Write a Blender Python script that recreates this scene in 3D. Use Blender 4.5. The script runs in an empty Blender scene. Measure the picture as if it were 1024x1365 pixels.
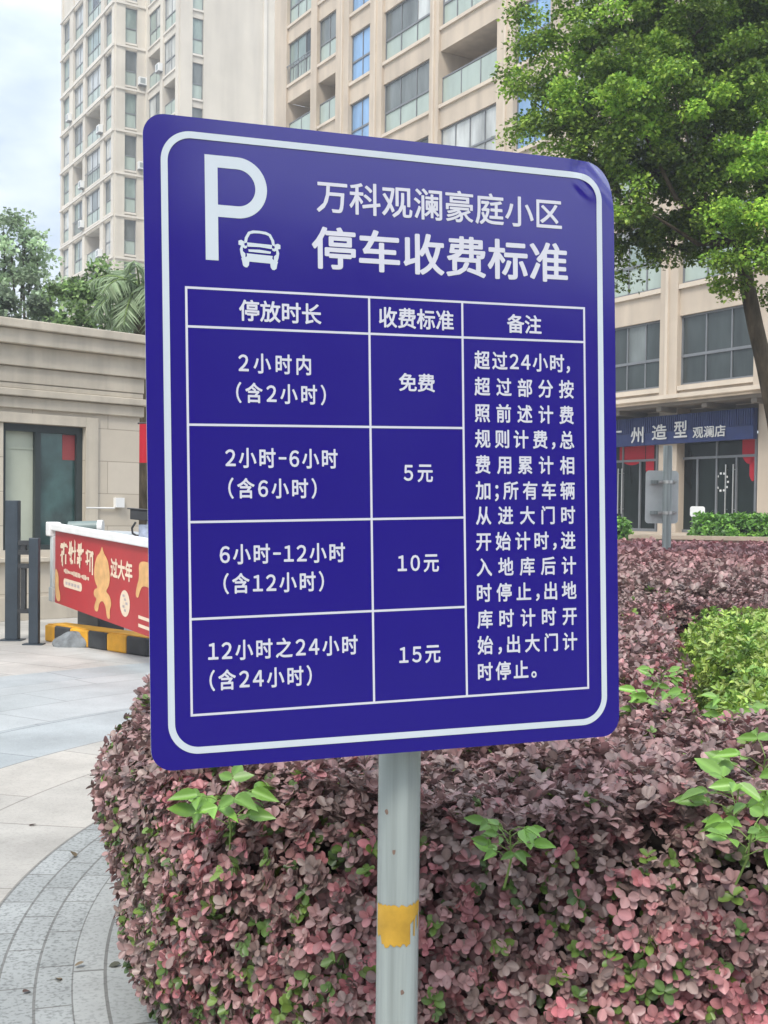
import bpy, math, random
import numpy as np
from mathutils import Matrix, Vector

# ------------------------------------------------------------------ camera, sky, sun, exposure
scn = bpy.context.scene
COL = scn.collection
FPX, PITCH, ROLL = 1550.0, math.radians(1.5), 0.012
CAM = np.array([0.0, 0.0, 1.5])
SHIFT = 2.5 + FPX * math.tan(PITCH)
_c, _s = math.cos(ROLL), math.sin(ROLL)
_up0 = np.array([0, math.sin(PITCH), math.cos(PITCH)])
_r0 = np.array([1.0, 0, 0])
CF = np.array([0, math.cos(PITCH), -math.sin(PITCH)])
CR = _c * _r0 + _s * _up0
CU = _c * _up0 - _s * _r0
cd = bpy.data.cameras.new("camera")
cam = bpy.data.objects.new("camera", cd)
COL.objects.link(cam)
cam.matrix_world = Matrix(((CR[0], CU[0], -CF[0], CAM[0]), (CR[1], CU[1], -CF[1], CAM[1]),
                           (CR[2], CU[2], -CF[2], CAM[2]), (0, 0, 0, 1)))
cd.sensor_fit = 'VERTICAL'
cd.sensor_height = 36.0
cd.sensor_width = 27.0
cd.lens = FPX * 36.0 / 1365.0
cd.shift_y = SHIFT / 1365.0
cd.clip_start, cd.clip_end = 0.05, 2000
scn.camera = cam

SUN_EL, SUN_AZ = math.radians(52), math.radians(195)      # azimuth measured from +Y towards +X
w = bpy.data.worlds.new("World")
scn.world = w
w.use_nodes = True
nt = w.node_tree
bg = nt.nodes["Background"]
sky = nt.nodes.new("ShaderNodeTexSky")
sky.sky_type = 'NISHITA'
sky.sun_disc = False
sky.sun_elevation = SUN_EL
sky.sun_rotation = SUN_AZ
sky.dust_density = 2.0
sky.ozone_density = 1.5
tc = nt.nodes.new("ShaderNodeTexCoord")
mp = nt.nodes.new("ShaderNodeMapping")
mp.inputs['Scale'].default_value = (1.0, 1.0, 2.2)
ns = nt.nodes.new("ShaderNodeTexNoise")
ns.inputs['Scale'].default_value = 2.6
ns.inputs['Detail'].default_value = 7
ns.inputs['Roughness'].default_value = 0.55
cr = nt.nodes.new("ShaderNodeValToRGB")
cr.color_ramp.elements[0].position = 0.38
cr.color_ramp.elements[0].color = (0.22, 0.22, 0.22, 1)
cr.color_ramp.elements[1].position = 0.62
cr.color_ramp.elements[1].color = (1, 1, 1, 1)
mx = nt.nodes.new("ShaderNodeMix")
mx.data_type = 'RGBA'
mx.inputs[7].default_value = (7.4, 8.0, 8.7, 1)             # bright overcast cloud
nt.links.new(tc.outputs['Generated'], mp.inputs[0])
nt.links.new(mp.outputs[0], ns.inputs['Vector'])
nt.links.new(ns.outputs['Fac'], cr.inputs[0])
nt.links.new(cr.outputs[0], mx.inputs[0])
nt.links.new(sky.outputs[0], mx.inputs[6])
sx = nt.nodes.new("ShaderNodeSeparateXYZ")
mr = nt.nodes.new("ShaderNodeMapRange")
mr.inputs['From Min'].default_value = 0.0
mr.inputs['From Max'].default_value = 0.85
mr.inputs['To Min'].default_value = 0.46
mr.inputs['To Max'].default_value = 1.45
vm = nt.nodes.new("ShaderNodeVectorMath")
vm.operation = 'SCALE'
nt.links.new(tc.outputs['Generated'], sx.inputs[0])
nt.links.new(sx.outputs['Z'], mr.inputs['Value'])
nt.links.new(mx.outputs[2], vm.inputs[0])
nt.links.new(mr.outputs[0], vm.inputs['Scale'])
nt.links.new(vm.outputs[0], bg.inputs[0])
bg.inputs[1].default_value = 0.105

sl = bpy.data.lights.new("sun", 'SUN')
sl.energy = 1.5
sl.angle = math.radians(16)
sl.color = (1.0, 0.95, 0.87)
so = bpy.data.objects.new("sun", sl)
COL.objects.link(so)
_sd = Vector((math.sin(SUN_AZ) * math.cos(SUN_EL), math.cos(SUN_AZ) * math.cos(SUN_EL), math.sin(SUN_EL)))
so.rotation_euler = _sd.to_track_quat('Z', 'Y').to_euler()

scn.view_settings.view_transform = 'Standard'
scn.view_settings.look = 'None'
scn.view_settings.gamma = 1.0
scn.view_settings.exposure = 1.1

rnd = random.Random(7)
rg = np.random.default_rng(11)


def at(x, y, Y):
    """world point at depth Y that the photograph shows at pixel (x, y)"""
    r = CF + (x - 512) / FPX * CR - (y - 682.5 - SHIFT) / FPX * CU
    return CAM + r * (Y / r[1])


# ------------------------------------------------------------------ materials
def new_mat(name):
    m = bpy.data.materials.new(name)
    m.use_nodes = True
    return m, m.node_tree, m.node_tree.nodes["Principled BSDF"]


def mat(name, col, rough=0.6, var=0.12, scale=3.0, spec=0.4, metal=0.0, bump=0.0, stretch=(1, 1, 1), streak=0.0, bscale=None, sscale=(2.2, 2.2, 0.12)):
    m, t, p = new_mat(name)
    p.inputs['Roughness'].default_value = rough
    p.inputs['Specular IOR Level'].default_value = spec
    p.inputs['Metallic'].default_value = metal
    tc = t.nodes.new("ShaderNodeTexCoord")
    mp = t.nodes.new("ShaderNodeMapping")
    mp.inputs['Scale'].default_value = stretch
    n = t.nodes.new("ShaderNodeTexNoise")
    n.inputs['Scale'].default_value = scale
    n.inputs['Detail'].default_value = 6
    n.inputs['Roughness'].default_value = 0.6
    r = t.nodes.new("ShaderNodeValToRGB")
    lo = [c * (1 - var * 1.6) for c in col]
    hi = [min(1, c * (1 + var)) for c in col]
    r.color_ramp.elements[0].position = 0.3
    r.color_ramp.elements[1].position = 0.7
    r.color_ramp.elements[0].color = (*lo, 1)
    r.color_ramp.elements[1].color = (*hi, 1)
    t.links.new(tc.outputs['Object'], mp.inputs[0])
    t.links.new(mp.outputs[0], n.inputs['Vector'])
    t.links.new(n.outputs['Fac'], r.inputs[0])
    out = r.outputs[0]
    if streak:
        mp2 = t.nodes.new("ShaderNodeMapping")
        mp2.inputs['Scale'].default_value = sscale
        n2 = t.nodes.new("ShaderNodeTexNoise")
        n2.inputs['Scale'].default_value = 2.0
        n2.inputs['Detail'].default_value = 5
        r2 = t.nodes.new("ShaderNodeValToRGB")
        r2.color_ramp.elements[0].position = 0.35
        r2.color_ramp.elements[0].color = (1 - streak, 1 - streak, 1 - streak * 0.95, 1)
        r2.color_ramp.elements[1].position = 0.6
        mm = t.nodes.new("ShaderNodeMix")
        mm.data_type = 'RGBA'
        mm.blend_type = 'MULTIPLY'
        mm.inputs[0].default_value = 1.0
        t.links.new(tc.outputs['Object'], mp2.inputs[0])
        t.links.new(mp2.outputs[0], n2.inputs['Vector'])
        t.links.new(n2.outputs['Fac'], r2.inputs[0])
        t.links.new(out, mm.inputs[6])
        t.links.new(r2.outputs[0], mm.inputs[7])
        out = mm.outputs[2]
    t.links.new(out, p.inputs['Base Color'])
    if bump:
        b = t.nodes.new("ShaderNodeBump")
        b.inputs['Strength'].default_value = bump
        b.inputs['Distance'].default_value = 0.02
        if bscale:
            n3 = t.nodes.new("ShaderNodeTexNoise")
            n3.inputs['Scale'].default_value = bscale
            n3.inputs['Detail'].default_value = 4
            t.links.new(tc.outputs['Object'], n3.inputs['Vector'])
            t.links.new(n3.outputs['Fac'], b.inputs['Height'])
        else:
            t.links.new(n.outputs['Fac'], b.inputs['Height'])
        t.links.new(b.outputs[0], p.inputs['Normal'])
    return m


def leaf_mat(name, rough=0.5, spec=0.35, trans=0.25):
    m, t, p = new_mat(name)
    a = t.nodes.new("ShaderNodeAttribute")
    a.attribute_name = "Col"
    p.inputs['Roughness'].default_value = rough
    p.inputs['Specular IOR Level'].default_value = spec
    t.links.new(a.outputs['Color'], p.inputs['Base Color'])
    tr = t.nodes.new("ShaderNodeBsdfTranslucent")
    t.links.new(a.outputs['Color'], tr.inputs['Color'])
    ms = t.nodes.new("ShaderNodeMixShader")
    ms.inputs[0].default_value = trans
    o = t.nodes["Material Output"]
    t.links.new(p.outputs[0], ms.inputs[1])
    t.links.new(tr.outputs[0], ms.inputs[2])
    t.links.new(ms.outputs[0], o.inputs[0])
    return m


def brick_mat(name, c1, c2, mortar, bw, rh, mort=0.008, rough=0.7, use_uv=True, rot=0.0, var=0.25, nscale=1.3, offset=0.5, bump=0.25, speck=0.0):
    m, t, p = new_mat(name)
    p.inputs['Roughness'].default_value = rough
    p.inputs['Specular IOR Level'].default_value = 0.35
    tc = t.nodes.new("ShaderNodeTexCoord")
    mp = t.nodes.new("ShaderNodeMapping")
    mp.inputs['Rotation'].default_value = (0, 0, rot)
    b = t.nodes.new("ShaderNodeTexBrick")
    b.offset = offset
    b.inputs['Scale'].default_value = 1.0
    b.inputs['Brick Width'].default_value = bw
    b.inputs['Row Height'].default_value = rh
    b.inputs['Mortar Size'].default_value = mort
    b.inputs['Mortar Smooth'].default_value = 0.2
    b.inputs['Bias'].default_value = 0.0
    b.inputs['Color1'].default_value = (*c1, 1)
    b.inputs['Color2'].default_value = (*c2, 1)
    b.inputs['Mortar'].default_value = (*mortar, 1)
    n = t.nodes.new("ShaderNodeTexNoise")
    n.inputs['Scale'].default_value = nscale
    n.inputs['Detail'].default_value = 7
    n.inputs['Roughness'].default_value = 0.65
    r = t.nodes.new("ShaderNodeValToRGB")
    r.color_ramp.elements[0].position = 0.3
    r.color_ramp.elements[0].color = (1 - var, 1 - var, 1 - var, 1)
    r.color_ramp.elements[1].position = 0.65
    r.color_ramp.elements[1].color = (1, 1, 1, 1)
    mm = t.nodes.new("ShaderNodeMix")
    mm.data_type = 'RGBA'
    mm.blend_type = 'MULTIPLY'
    mm.inputs[0].default_value = 1.0
    t.links.new(tc.outputs['UV' if use_uv else 'Object'], mp.inputs[0])
    t.links.new(mp.outputs[0], b.inputs['Vector'])
    t.links.new(tc.outputs['Object'], n.inputs['Vector'])
    t.links.new(n.outputs['Fac'], r.inputs[0])
    t.links.new(b.outputs['Color'], mm.inputs[6])
    t.links.new(r.outputs[0], mm.inputs[7])
    out = mm.outputs[2]
    if speck:
        n4 = t.nodes.new("ShaderNodeTexNoise")
        n4.inputs['Scale'].default_value = 70
        n4.inputs['Detail'].default_value = 3
        r4 = t.nodes.new("ShaderNodeValToRGB")
        r4.color_ramp.elements[0].position = 0.36
        r4.color_ramp.elements[0].color = (1 - speck, 1 - speck, 1 - speck, 1)
        r4.color_ramp.elements[1].position = 0.5
        m4 = t.nodes.new("ShaderNodeMix")
        m4.data_type = 'RGBA'
        m4.blend_type = 'MULTIPLY'
        m4.inputs[0].default_value = 1.0
        t.links.new(tc.outputs['Object'], n4.inputs['Vector'])
        t.links.new(n4.outputs['Fac'], r4.inputs[0])
        t.links.new(out, m4.inputs[6])
        t.links.new(r4.outputs[0], m4.inputs[7])
        out = m4.outputs[2]
    t.links.new(out, p.inputs['Base Color'])
    bp = t.nodes.new("ShaderNodeBump")
    bp.inputs['Strength'].default_value = bump
    bp.inputs['Distance'].default_value = 0.01
    bp.invert = True
    t.links.new(b.outputs['Fac'], bp.inputs['Height'])
    t.links.new(bp.outputs[0], p.inputs['Normal'])
    return m


def glass_mat(name, col, rough=0.06, spec=0.8, var=0.3, scale=1.2, stretch=(1, 1, 0.25)):
    return mat(name, col, rough, var, scale, spec, 0.0, 0.0, stretch)


M = {}
M['tower'] = mat('tower_paint', (0.60, 0.555, 0.475), 0.8, 0.07, 0.25, 0.2, streak=0.14, sscale=(0.5, 0.5, 0.05))
M['towertrim'] = mat('tower_trim_paint', (0.63, 0.59, 0.52), 0.8, 0.06, 0.5, 0.2)
M['tan'] = mat('tan_tile', (0.54, 0.455, 0.355), 0.65, 0.08, 0.5, 0.3, streak=0.16, sscale=(0.9, 0.9, 0.09))
M['tantrim'] = mat('tan_trim', (0.58, 0.50, 0.40), 0.65, 0.08, 0.8, 0.3)
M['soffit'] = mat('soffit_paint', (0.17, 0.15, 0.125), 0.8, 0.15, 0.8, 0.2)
M['alu'] = mat('window_frame_grey', (0.16, 0.17, 0.18), 0.4, 0.1, 2, 0.5)
M['alulight'] = mat('window_frame_pale', (0.45, 0.46, 0.46), 0.4, 0.1, 2, 0.5)
M['g_pale'] = glass_mat('pane_curtained', (0.46, 0.48, 0.46))
M['g_green'] = glass_mat('pane_green', (0.24, 0.31, 0.28))
M['g_dark'] = glass_mat('pane_dark', (0.05, 0.062, 0.062), 0.08, 0.4)
M['g_mid'] = glass_mat('pane_mid', (0.15, 0.17, 0.165), 0.08, 0.5)
M['g_blue'] = glass_mat('pane_blue', (0.20, 0.36, 0.58), 0.05, 0.9, 0.2)
M['g_frost'] = glass_mat('pane_frosted_green', (0.36, 0.43, 0.38), 0.25, 0.5, 0.12)
M['g_shop'] = glass_mat('shop_pane', (0.014, 0.021, 0.019), 0.06, 0.16, 0.5)
M['steel'] = mat('brushed_steel', (0.62, 0.62, 0.6), 0.3, 0.06, 6, 0.5, 0.9)
M['galv'] = mat('galvanised_steel', (0.36, 0.405, 0.385), 0.40, 0.26, 26, 0.5, 0.25, 0.05, (1, 1, 0.03), 0.24)
M['signgrey'] = mat('aluminium_sheet_back', (0.56, 0.59, 0.57), 0.5, 0.08, 4, 0.5, 0.0)
M['navy'] = mat('navy_board', (0.012, 0.026, 0.115), 0.45, 0.15, 2, 0.4)
M['white'] = mat('white_paint', (0.72, 0.72, 0.70), 0.5, 0.05, 4, 0.4)
M['cream'] = mat('cream_print', (0.72, 0.58, 0.43), 0.5, 0.06, 6, 0.4)
M['red'] = mat('red_print', (0.40, 0.026, 0.032), 0.42, 0.10, 1.2, 0.4)
M['redcloth'] = mat('red_cloth', (0.42, 0.016, 0.03), 0.7, 0.1, 2.0, 0.2)
M['gold'] = mat('gold_print', (0.66, 0.38, 0.15), 0.5, 0.16, 7, 0.4)
M['navypost'] = mat('slate_blue_paint', (0.036, 0.05, 0.064), 0.45, 0.22, 3, 0.4, streak=0.3)
M['dark'] = mat('dark_plastic', (0.035, 0.038, 0.04), 0.5, 0.2, 4, 0.4)
M['grey'] = mat('grey_enamel', (0.30, 0.33, 0.33), 0.45, 0.1, 3, 0.4)
M['yellow'] = mat('yellow_paint', (0.72, 0.36, 0.025), 0.55, 0.14, 4, 0.4, streak=0.2)
M['black'] = mat('black_paint', (0.045, 0.048, 0.05), 0.6, 0.25, 4, 0.3)
M['rock'] = mat('grey_rock', (0.20, 0.215, 0.22), 0.85, 0.3, 6, 0.2, bump=0.5)
M['tape'] = mat('yellow_tape', (0.46, 0.27, 0.03), 0.5, 0.22, 14, 0.4)
M['bark'] = mat('bark', (0.085, 0.068, 0.045), 0.9, 0.45, 9, 0.2, bump=0.9, stretch=(1, 1, 0.3))
M['soil'] = mat('twigs_and_soil', (0.055, 0.042, 0.033), 0.95, 0.35, 12, 0.1, bump=0.5)
M['greencore'] = mat('leafy_inside', (0.03, 0.045, 0.018), 0.95, 0.35, 12, 0.1)
M['blind'] = mat('roller_blind', (0.44, 0.47, 0.38), 0.8, 0.05, 2, 0.2)
M['kerb'] = mat('kerb_stone', (0.40, 0.33, 0.25), 0.8, 0.15, 4, 0.3)
M['leaf'] = leaf_mat('shrub_leaf', 0.40, 0.5, 0.2)
M['leaf2'] = leaf_mat('tree_leaf', 0.5, 0.3, 0.32)
M['stem'] = mat('green_stem', (0.16, 0.24, 0.06), 0.6, 0.15, 8, 0.3)
M['booth'] = brick_mat('booth_stone', (0.52, 0.46, 0.37), (0.56, 0.50, 0.41), (0.35, 0.30, 0.235), 1.15, 0.46, 0.006, 0.75, True, 0, 0.14, 1.1, bump=0.4)
M['boothband'] = mat('booth_moulding', (0.52, 0.465, 0.375), 0.75, 0.12, 1.4, 0.3, streak=0.18)
M['signblue'] = None


# ------------------------------------------------------------------ mesh helpers
class MB:
    def __init__(s):
        s.v, s.f, s.m, s.sm = [], [], [], []

    def add(s, vs, fs, mi=0, smooth=False):
        b = len(s.v)
        s.v += [tuple(map(float, q)) for q in vs]
        for f in fs:
            s.f.append([b + i for i in f])
            s.m.append(mi)
            s.sm.append(smooth)

    def para(s, o, a, b, c, mi=0):
        o, a, b, c = [np.asarray(q, float) for q in (o, a, b, c)]
        v = [o, o + a, o + a + b, o + b, o + c, o + a + c, o + a + b + c, o + b + c]
        f = [(0, 3, 2, 1), (4, 5, 6, 7), (0, 1, 5, 4), (1, 2, 6, 5), (2, 3, 7, 6), (3, 0, 4, 7)]
        if np.dot(np.cross(a, b), c) < 0:
            f = [q[::-1] for q in f]
        s.add(v, f, mi)

    def box(s, x0, x1, y0, y1, z0, z1, mi=0):
        s.para((x0, y0, z0), (x1 - x0, 0, 0), (0, y1 - y0, 0), (0, 0, z1 - z0), mi)

    def tube(s, pts, rad, n=10, mi=0, cap=True, smooth=True):
        pts = [np.asarray(p, float) for p in pts]
        if not hasattr(rad, '__len__'):
            rad = [rad] * len(pts)
        vs, fs = [], []
        prev = None
        for i, p in enumerate(pts):
            d = pts[min(i + 1, len(pts) - 1)] - pts[max(i - 1, 0)]
            d = d / (np.linalg.norm(d) + 1e-9)
            if prev is None:
                h = np.array([1, 0, 0]) if abs(d[0]) < 0.9 else np.array([0, 1, 0])
            else:
                h = prev
            a = h - d * np.dot(h, d)
            a /= np.linalg.norm(a)
            prev = a
            b = np.cross(d, a)
            for k in range(n):
                t = 2 * math.pi * k / n
                vs.append(p + rad[i] * (math.cos(t) * a + math.sin(t) * b))
        for i in range(len(pts) - 1):
            for k in range(n):
                fs.append((i * n + k, i * n + (k + 1) % n, (i + 1) * n + (k + 1) % n, (i + 1) * n + k))
        s.add(vs, fs, mi, smooth)
        if cap:
            s.add(vs[:n], [tuple(range(n))[::-1]], mi)
            s.add(vs[-n:], [tuple(range(n))], mi)

    def prism(s, outline, ext, mi=0):
        """outline: 3-D points of a planar polygon, ext: extrusion vector"""
        o = [np.asarray(p, float) for p in outline]
        e = np.asarray(ext, float)
        n = len(o)
        fs = [tuple(range(n)), tuple(range(2 * n - 1, n - 1, -1))]
        fs += [((i + 1) % n, i, n + i, n + (i + 1) % n) for i in range(n)]
        s.add(o + [p + e for p in o], fs, mi)

    def build(s, name, mats, parent=None, origin=None, bevel=0.0, fixn=False, uv=None):
        if not isinstance(mats, (list, tuple)):
            mats = [mats]
        if origin is None:
            origin = ROOT.get(parent.name, (0, 0, 0)) if parent else (0, 0, 0)
        me = bpy.data.meshes.new(name)
        ox, oy, oz = origin
        me.from_pydata([(x - ox, y - oy, z - oz) for x, y, z in s.v], [], s.f)
        for mm in mats:
            me.materials.append(mm)
        me.polygons.foreach_set('material_index', s.m)
        me.polygons.foreach_set('use_smooth', s.sm)
        if uv is not None:
            ul = me.uv_layers.new(name='UVMap')
            vi = np.zeros(len(me.loops), int)
            me.loops.foreach_get('vertex_index', vi)
            ul.data.foreach_set('uv', np.asarray([uv(s.v[i]) for i in vi], float).ravel())
        me.validate()
        if fixn:
            import bmesh
            bm = bmesh.new()
            bm.from_mesh(me)
            bmesh.ops.recalc_face_normals(bm, faces=bm.faces)
            bm.to_mesh(me)
            bm.free()
        ob = bpy.data.objects.new(name, me)
        COL.objects.link(ob)
        if parent:
            ob.parent = parent
            ROOT[ob.name] = origin
        else:
            ob.location = origin
            ROOT[ob.name] = origin
        if bevel:
            b = ob.modifiers.new('bevel', 'BEVEL')
            b.width = bevel
            b.segments = 2
            b.limit_method = 'ANGLE'
        return ob


ROOT = {}


def tag(o, label, cat, group=None, kind=None):
    if label:
        o['label'] = label
    if cat:
        o['category'] = cat
    if group:
        o['group'] = group
    if kind:
        o['kind'] = kind
    return o


def thing(name, loc, label, cat, group=None):
    o = bpy.data.objects.new(name, None)
    o.empty_display_size = 0.2
    COL.objects.link(o)
    o.location = tuple(map(float, loc))
    ROOT[o.name] = tuple(map(float, loc))
    return tag(o, label, cat, group)


def norm(a):
    return a / (np.linalg.norm(a, axis=-1, keepdims=True) + 1e-9)


OBOVATE = [(0.0, 0.0), (0.2, 0.23), (0.52, 0.37), (0.82, 0.29), (0.95, 0.13), (1.0, 0.0)]
POINTED = [(0.0, 0.0), (0.16, 0.27), (0.42, 0.40), (0.74, 0.22), (1.0, 0.0)]
DIAMOND = [(0.0, 0.0), (0.45, 0.36), (1.0, 0.0)]


def leaf_arrays(P, A, N, L, C, shape=OBOVATE, fold=0.25, curl=0.15, wid=1.0, vein=0.0):
    """P base, A axis, N normal, L length, C colour -> verts, loops, loop starts, colours"""
    n = len(P)
    A = norm(A)
    N = norm(N - A * (N * A).sum(1, keepdims=True))
    Sd = np.cross(A, N)
    k = len(shape)
    m = 2 * k - 2
    out = [(t, wd) for t, wd in shape] + [(t, -wd) for t, wd in shape[-2:0:-1]]
    V = np.zeros((n, m, 3))
    L = L[:, None]
    fold = fold * (0.6 + 0.8 * rg.random((n, 1)))
    curl = curl * (rg.random((n, 1)) * 2 - 0.4)
    for i, (t, wd) in enumerate(out):
        V[:, i] = P + A * L * t + Sd * L * wd * wid + N * L * (abs(wd) * fold - curl * t * t)
    left = list(range(0, k))
    right = [0] + list(range(k - 1, m))
    base = (np.arange(n) * m)[:, None]
    loops = np.concatenate([base + np.array(left)[None], base + np.array(right)[None]], 1)
    nl = loops.shape[1]
    starts = (np.arange(n) * nl)[:, None] + np.array([0, len(left)])[None]
    Cc = np.repeat(C, m, 0)
    if vein:                                                # paler midrib, deeper green margin
        Cc = Cc * np.tile(np.array([1 + vein * (0.35 if i in (0, k - 1) else -0.28 + 0.28 * (i % 2)) for i in range(m)]), n)[:, None]
    return V.reshape(-1, 3), loops.ravel(), starts.ravel(), Cc


def leaf_object(name, parts, material, parent=None, origin=None):
    if origin is None:
        origin = ROOT.get(parent.name, (0, 0, 0)) if parent else (0, 0, 0)
    vs, ls, ss, cs = [], [], [], []
    bv = bl = 0
    for V, Lp, St, Cc in parts:
        vs.append(V)
        ls.append(Lp + bv)
        ss.append(St + bl)
        cs.append(Cc)
        bv += len(V)
        bl += len(Lp)
    V, Lp, St, Cc = np.concatenate(vs), np.concatenate(ls), np.concatenate(ss), np.concatenate(cs)
    V = V - np.asarray(origin)[None]
    me = bpy.data.meshes.new(name)
    me.vertices.add(len(V))
    me.vertices.foreach_set('co', V.astype(np.float32).ravel())
    me.loops.add(len(Lp))
    me.loops.foreach_set('vertex_index', Lp.astype(np.int32))
    me.polygons.add(len(St))
    me.polygons.foreach_set('loop_start', St.astype(np.int32))
    ca = me.color_attributes.new('Col', 'FLOAT_COLOR', 'POINT')
    ca.data.foreach_set('color', np.concatenate([Cc, np.ones((len(Cc), 1))], 1).astype(np.float32).ravel())
    me.materials.append(material)
    me.update(calc_edges=True)
    me.validate()
    ob = bpy.data.objects.new(name, me)
    COL.objects.link(ob)
    if parent:
        ob.parent = parent
    else:
        ob.location = origin
    ROOT[ob.name] = origin
    return ob


def unit_rand(n):
    return norm(rg.normal(size=(n, 3)))


# ------------------------------------------------------------------ text
_gc = {}


def glyphs(body, off=0.0, res=3):
    key = (body, off)
    if key not in _gc:
        c = bpy.data.curves.new('glyphs', 'FONT')
        c.body = body
        c.offset = off
        c.resolution_u = res
        c.fill_mode = 'FRONT'
        o = bpy.data.objects.new('glyphs', c)
        COL.objects.link(o)
        dg = bpy.context.evaluated_depsgraph_get()
        dg.update()
        e = o.evaluated_get(dg)
        me = e.to_mesh()
        v = np.array([(q.co.x, q.co.y) for q in me.vertices]) if len(me.vertices) else np.zeros((0, 2))
        f = [tuple(p.vertices) for p in me.polygons]
        e.to_mesh_clear()
        bpy.data.objects.remove(o)
        bpy.data.curves.remove(c)
        _gc[key] = (v, f)
    return _gc[key]


def bold(mb, place, v, f, b, mi=0):
    """heavier strokes: copies of the glyph shifted round a small circle, each a hair above the last"""
    sh = [(0.0, 0.0)] + ([(b * math.cos(k * math.pi / 4), b * math.sin(k * math.pi / 4)) for k in range(8)] if b else [])
    for i, (dx, dy) in enumerate(sh):
        mb.add([place(x + dx, y + dy, i * 3e-5) for x, y in v], f, mi)


def text_fit(mb, fn, body, u0, u1, vc, hgt=None, off=0.012, mi=0, aspect=0.93):
    """one line whose ink spans u0..u1, centred at vc; fn(u, v) -> 3-D (v downwards)"""
    v, f = glyphs(body, 0.0)
    x0, x1, y0, y1 = v[:, 0].min() - off, v[:, 0].max() + off, v[:, 1].min() - off, v[:, 1].max() + off
    sx = (u1 - u0) / (x1 - x0)
    sy = hgt / (y1 - y0) if hgt else sx / aspect
    bold(mb, lambda x, y, l: fn(u0 + (x - x0) * sx, vc - (y - (y0 + y1) / 2) * sy, l), v, f, off, mi)


def text_just(mb, fn, body, u0, u1, vc, em, off=0.012, mi=0, aspect=0.9):
    """characters of fixed size spread evenly between u0 and u1"""
    gl = [glyphs(ch.translate(WIDE), 0.0) for ch in body]
    gl = [(g[0] * (np.array([0.55, 1.0]) if ch == '-' else 1.0), g[1]) for g, ch in zip(gl, body)]
    ws = [(g[0][:, 0].max() - g[0][:, 0].min()) * em * aspect for g in gl]
    gap = (u1 - u0 - sum(ws)) / max(1, len(body) - 1)
    u = u0
    for (v, f), wd in zip(gl, ws):
        x0 = v[:, 0].min()
        bold(mb, lambda x, y, l: fn(u + (x - x0) * em * aspect, vc - (y - CJK_MID) * em, l), v, f, off, mi)
        u += wd + gap


_v, _f = glyphs('国', 0.0)
CJK_MID = (_v[:, 1].min() + _v[:, 1].max()) / 2
CJK_H = _v[:, 1].max() - _v[:, 1].min()
WIDE = str.maketrans('0123456789-', '０１２３４５６７８９－')

# ------------------------------------------------------------------ ground
me = MB()
me.add([(-400, -300, 0), (400, -300, 0), (400, 700, 0), (-400, 700, 0)], [(0, 1, 2, 3)])
M['flags'] = brick_mat('paving_flags', (0.50, 0.475, 0.43), (0.44, 0.43, 0.40), (0.30, 0.28, 0.25), 1.2, 0.6, 0.008, 0.6, False, 0.55, 0.36, 1.1, speck=0.12)
tag(me.build('ground', M['flags']), None, None, kind='structure')

RC = np.array([3.2, 4.7])                                   # the round planting bed the paving curves about


def ring(name, r0, r1, material, z=0.004, a0=100, a1=260):
    mb = MB()
    n = 120
    for i in range(n + 1):
        t = math.radians(a0 + (a1 - a0) * i / n)
        for r in (r0, r1):
            mb.v.append((RC[0] + r * math.cos(t), RC[1] + r * math.sin(t), z))
    for i in range(n):
        mb.f.append([2 * i, 2 * i + 1, 2 * i + 3, 2 * i + 2])
        mb.m.append(0)
        mb.sm.append(False)
    o = mb.build(name, material, uv=lambda p: (math.atan2(p[1] - RC[1], p[0] - RC[0]) % (2 * math.pi) * (r0 + r1) / 2,
                                               math.hypot(p[0] - RC[0], p[1] - RC[1]) - r0))
    tag(o, None, None, kind='structure')
    return o


M['ring_in'] = brick_mat('pale_granite_ring', (0.35, 0.36, 0.345), (0.31, 0.325, 0.315), (0.16, 0.16, 0.15), 0.8, 0.9, 0.006, 0.65, True, 0, 0.2, 3, speck=0.25)
M['setts'] = brick_mat('granite_setts', (0.345, 0.36, 0.35), (0.295, 0.31, 0.30), (0.17, 0.17, 0.16), 0.33, 0.115, 0.005, 0.7, True, 0, 0.2, 4, speck=0.4)
M['beige'] = brick_mat('beige_flags', (0.46, 0.43, 0.38), (0.42, 0.40, 0.36), (0.26, 0.24, 0.21), 1.0, 0.55, 0.006, 0.6, True, 0, 0.34, 1.6, speck=0.12)
M['bluegrey'] = brick_mat('bluegrey_flags', (0.40, 0.43, 0.43), (0.33, 0.36, 0.365), (0.22, 0.235, 0.235), 1.6, 0.75, 0.008, 0.5, True, 0, 0.34, 1.1, speck=0.12)
ring('paving', 3.3, 4.30, M['ring_in'])
ring('paving', 4.30, 4.65, M['setts'])
ring('paving', 4.65, 5.75, M['beige'])
ring('paving', 5.75, 6.55, M['bluegrey'])
M['bluegrey2'] = brick_mat('pale_blue_flags', (0.45, 0.47, 0.465), (0.40, 0.425, 0.42), (0.27, 0.28, 0.275), 1.4, 0.6, 0.008, 0.5, True, 0, 0.32, 1.1, speck=0.1)
ring('paving', 6.55, 8.1, M['bluegrey2'])
ring('paving', 8.1, 8.7, M['bluegrey'])

# ------------------------------------------------------------------ the parking sign
SW, SH = 0.8125, 1.0
SROT = Matrix.Rotation(0.3426, 3, 'Z') @ Matrix.Rotation(-0.0161, 3, 'Y') @ Matrix.Rotation(-0.0263, 3, 'X')
SROT = np.array(SROT)
SCEN = np.array([0.0217, 1.9006, 1.6102])


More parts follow.
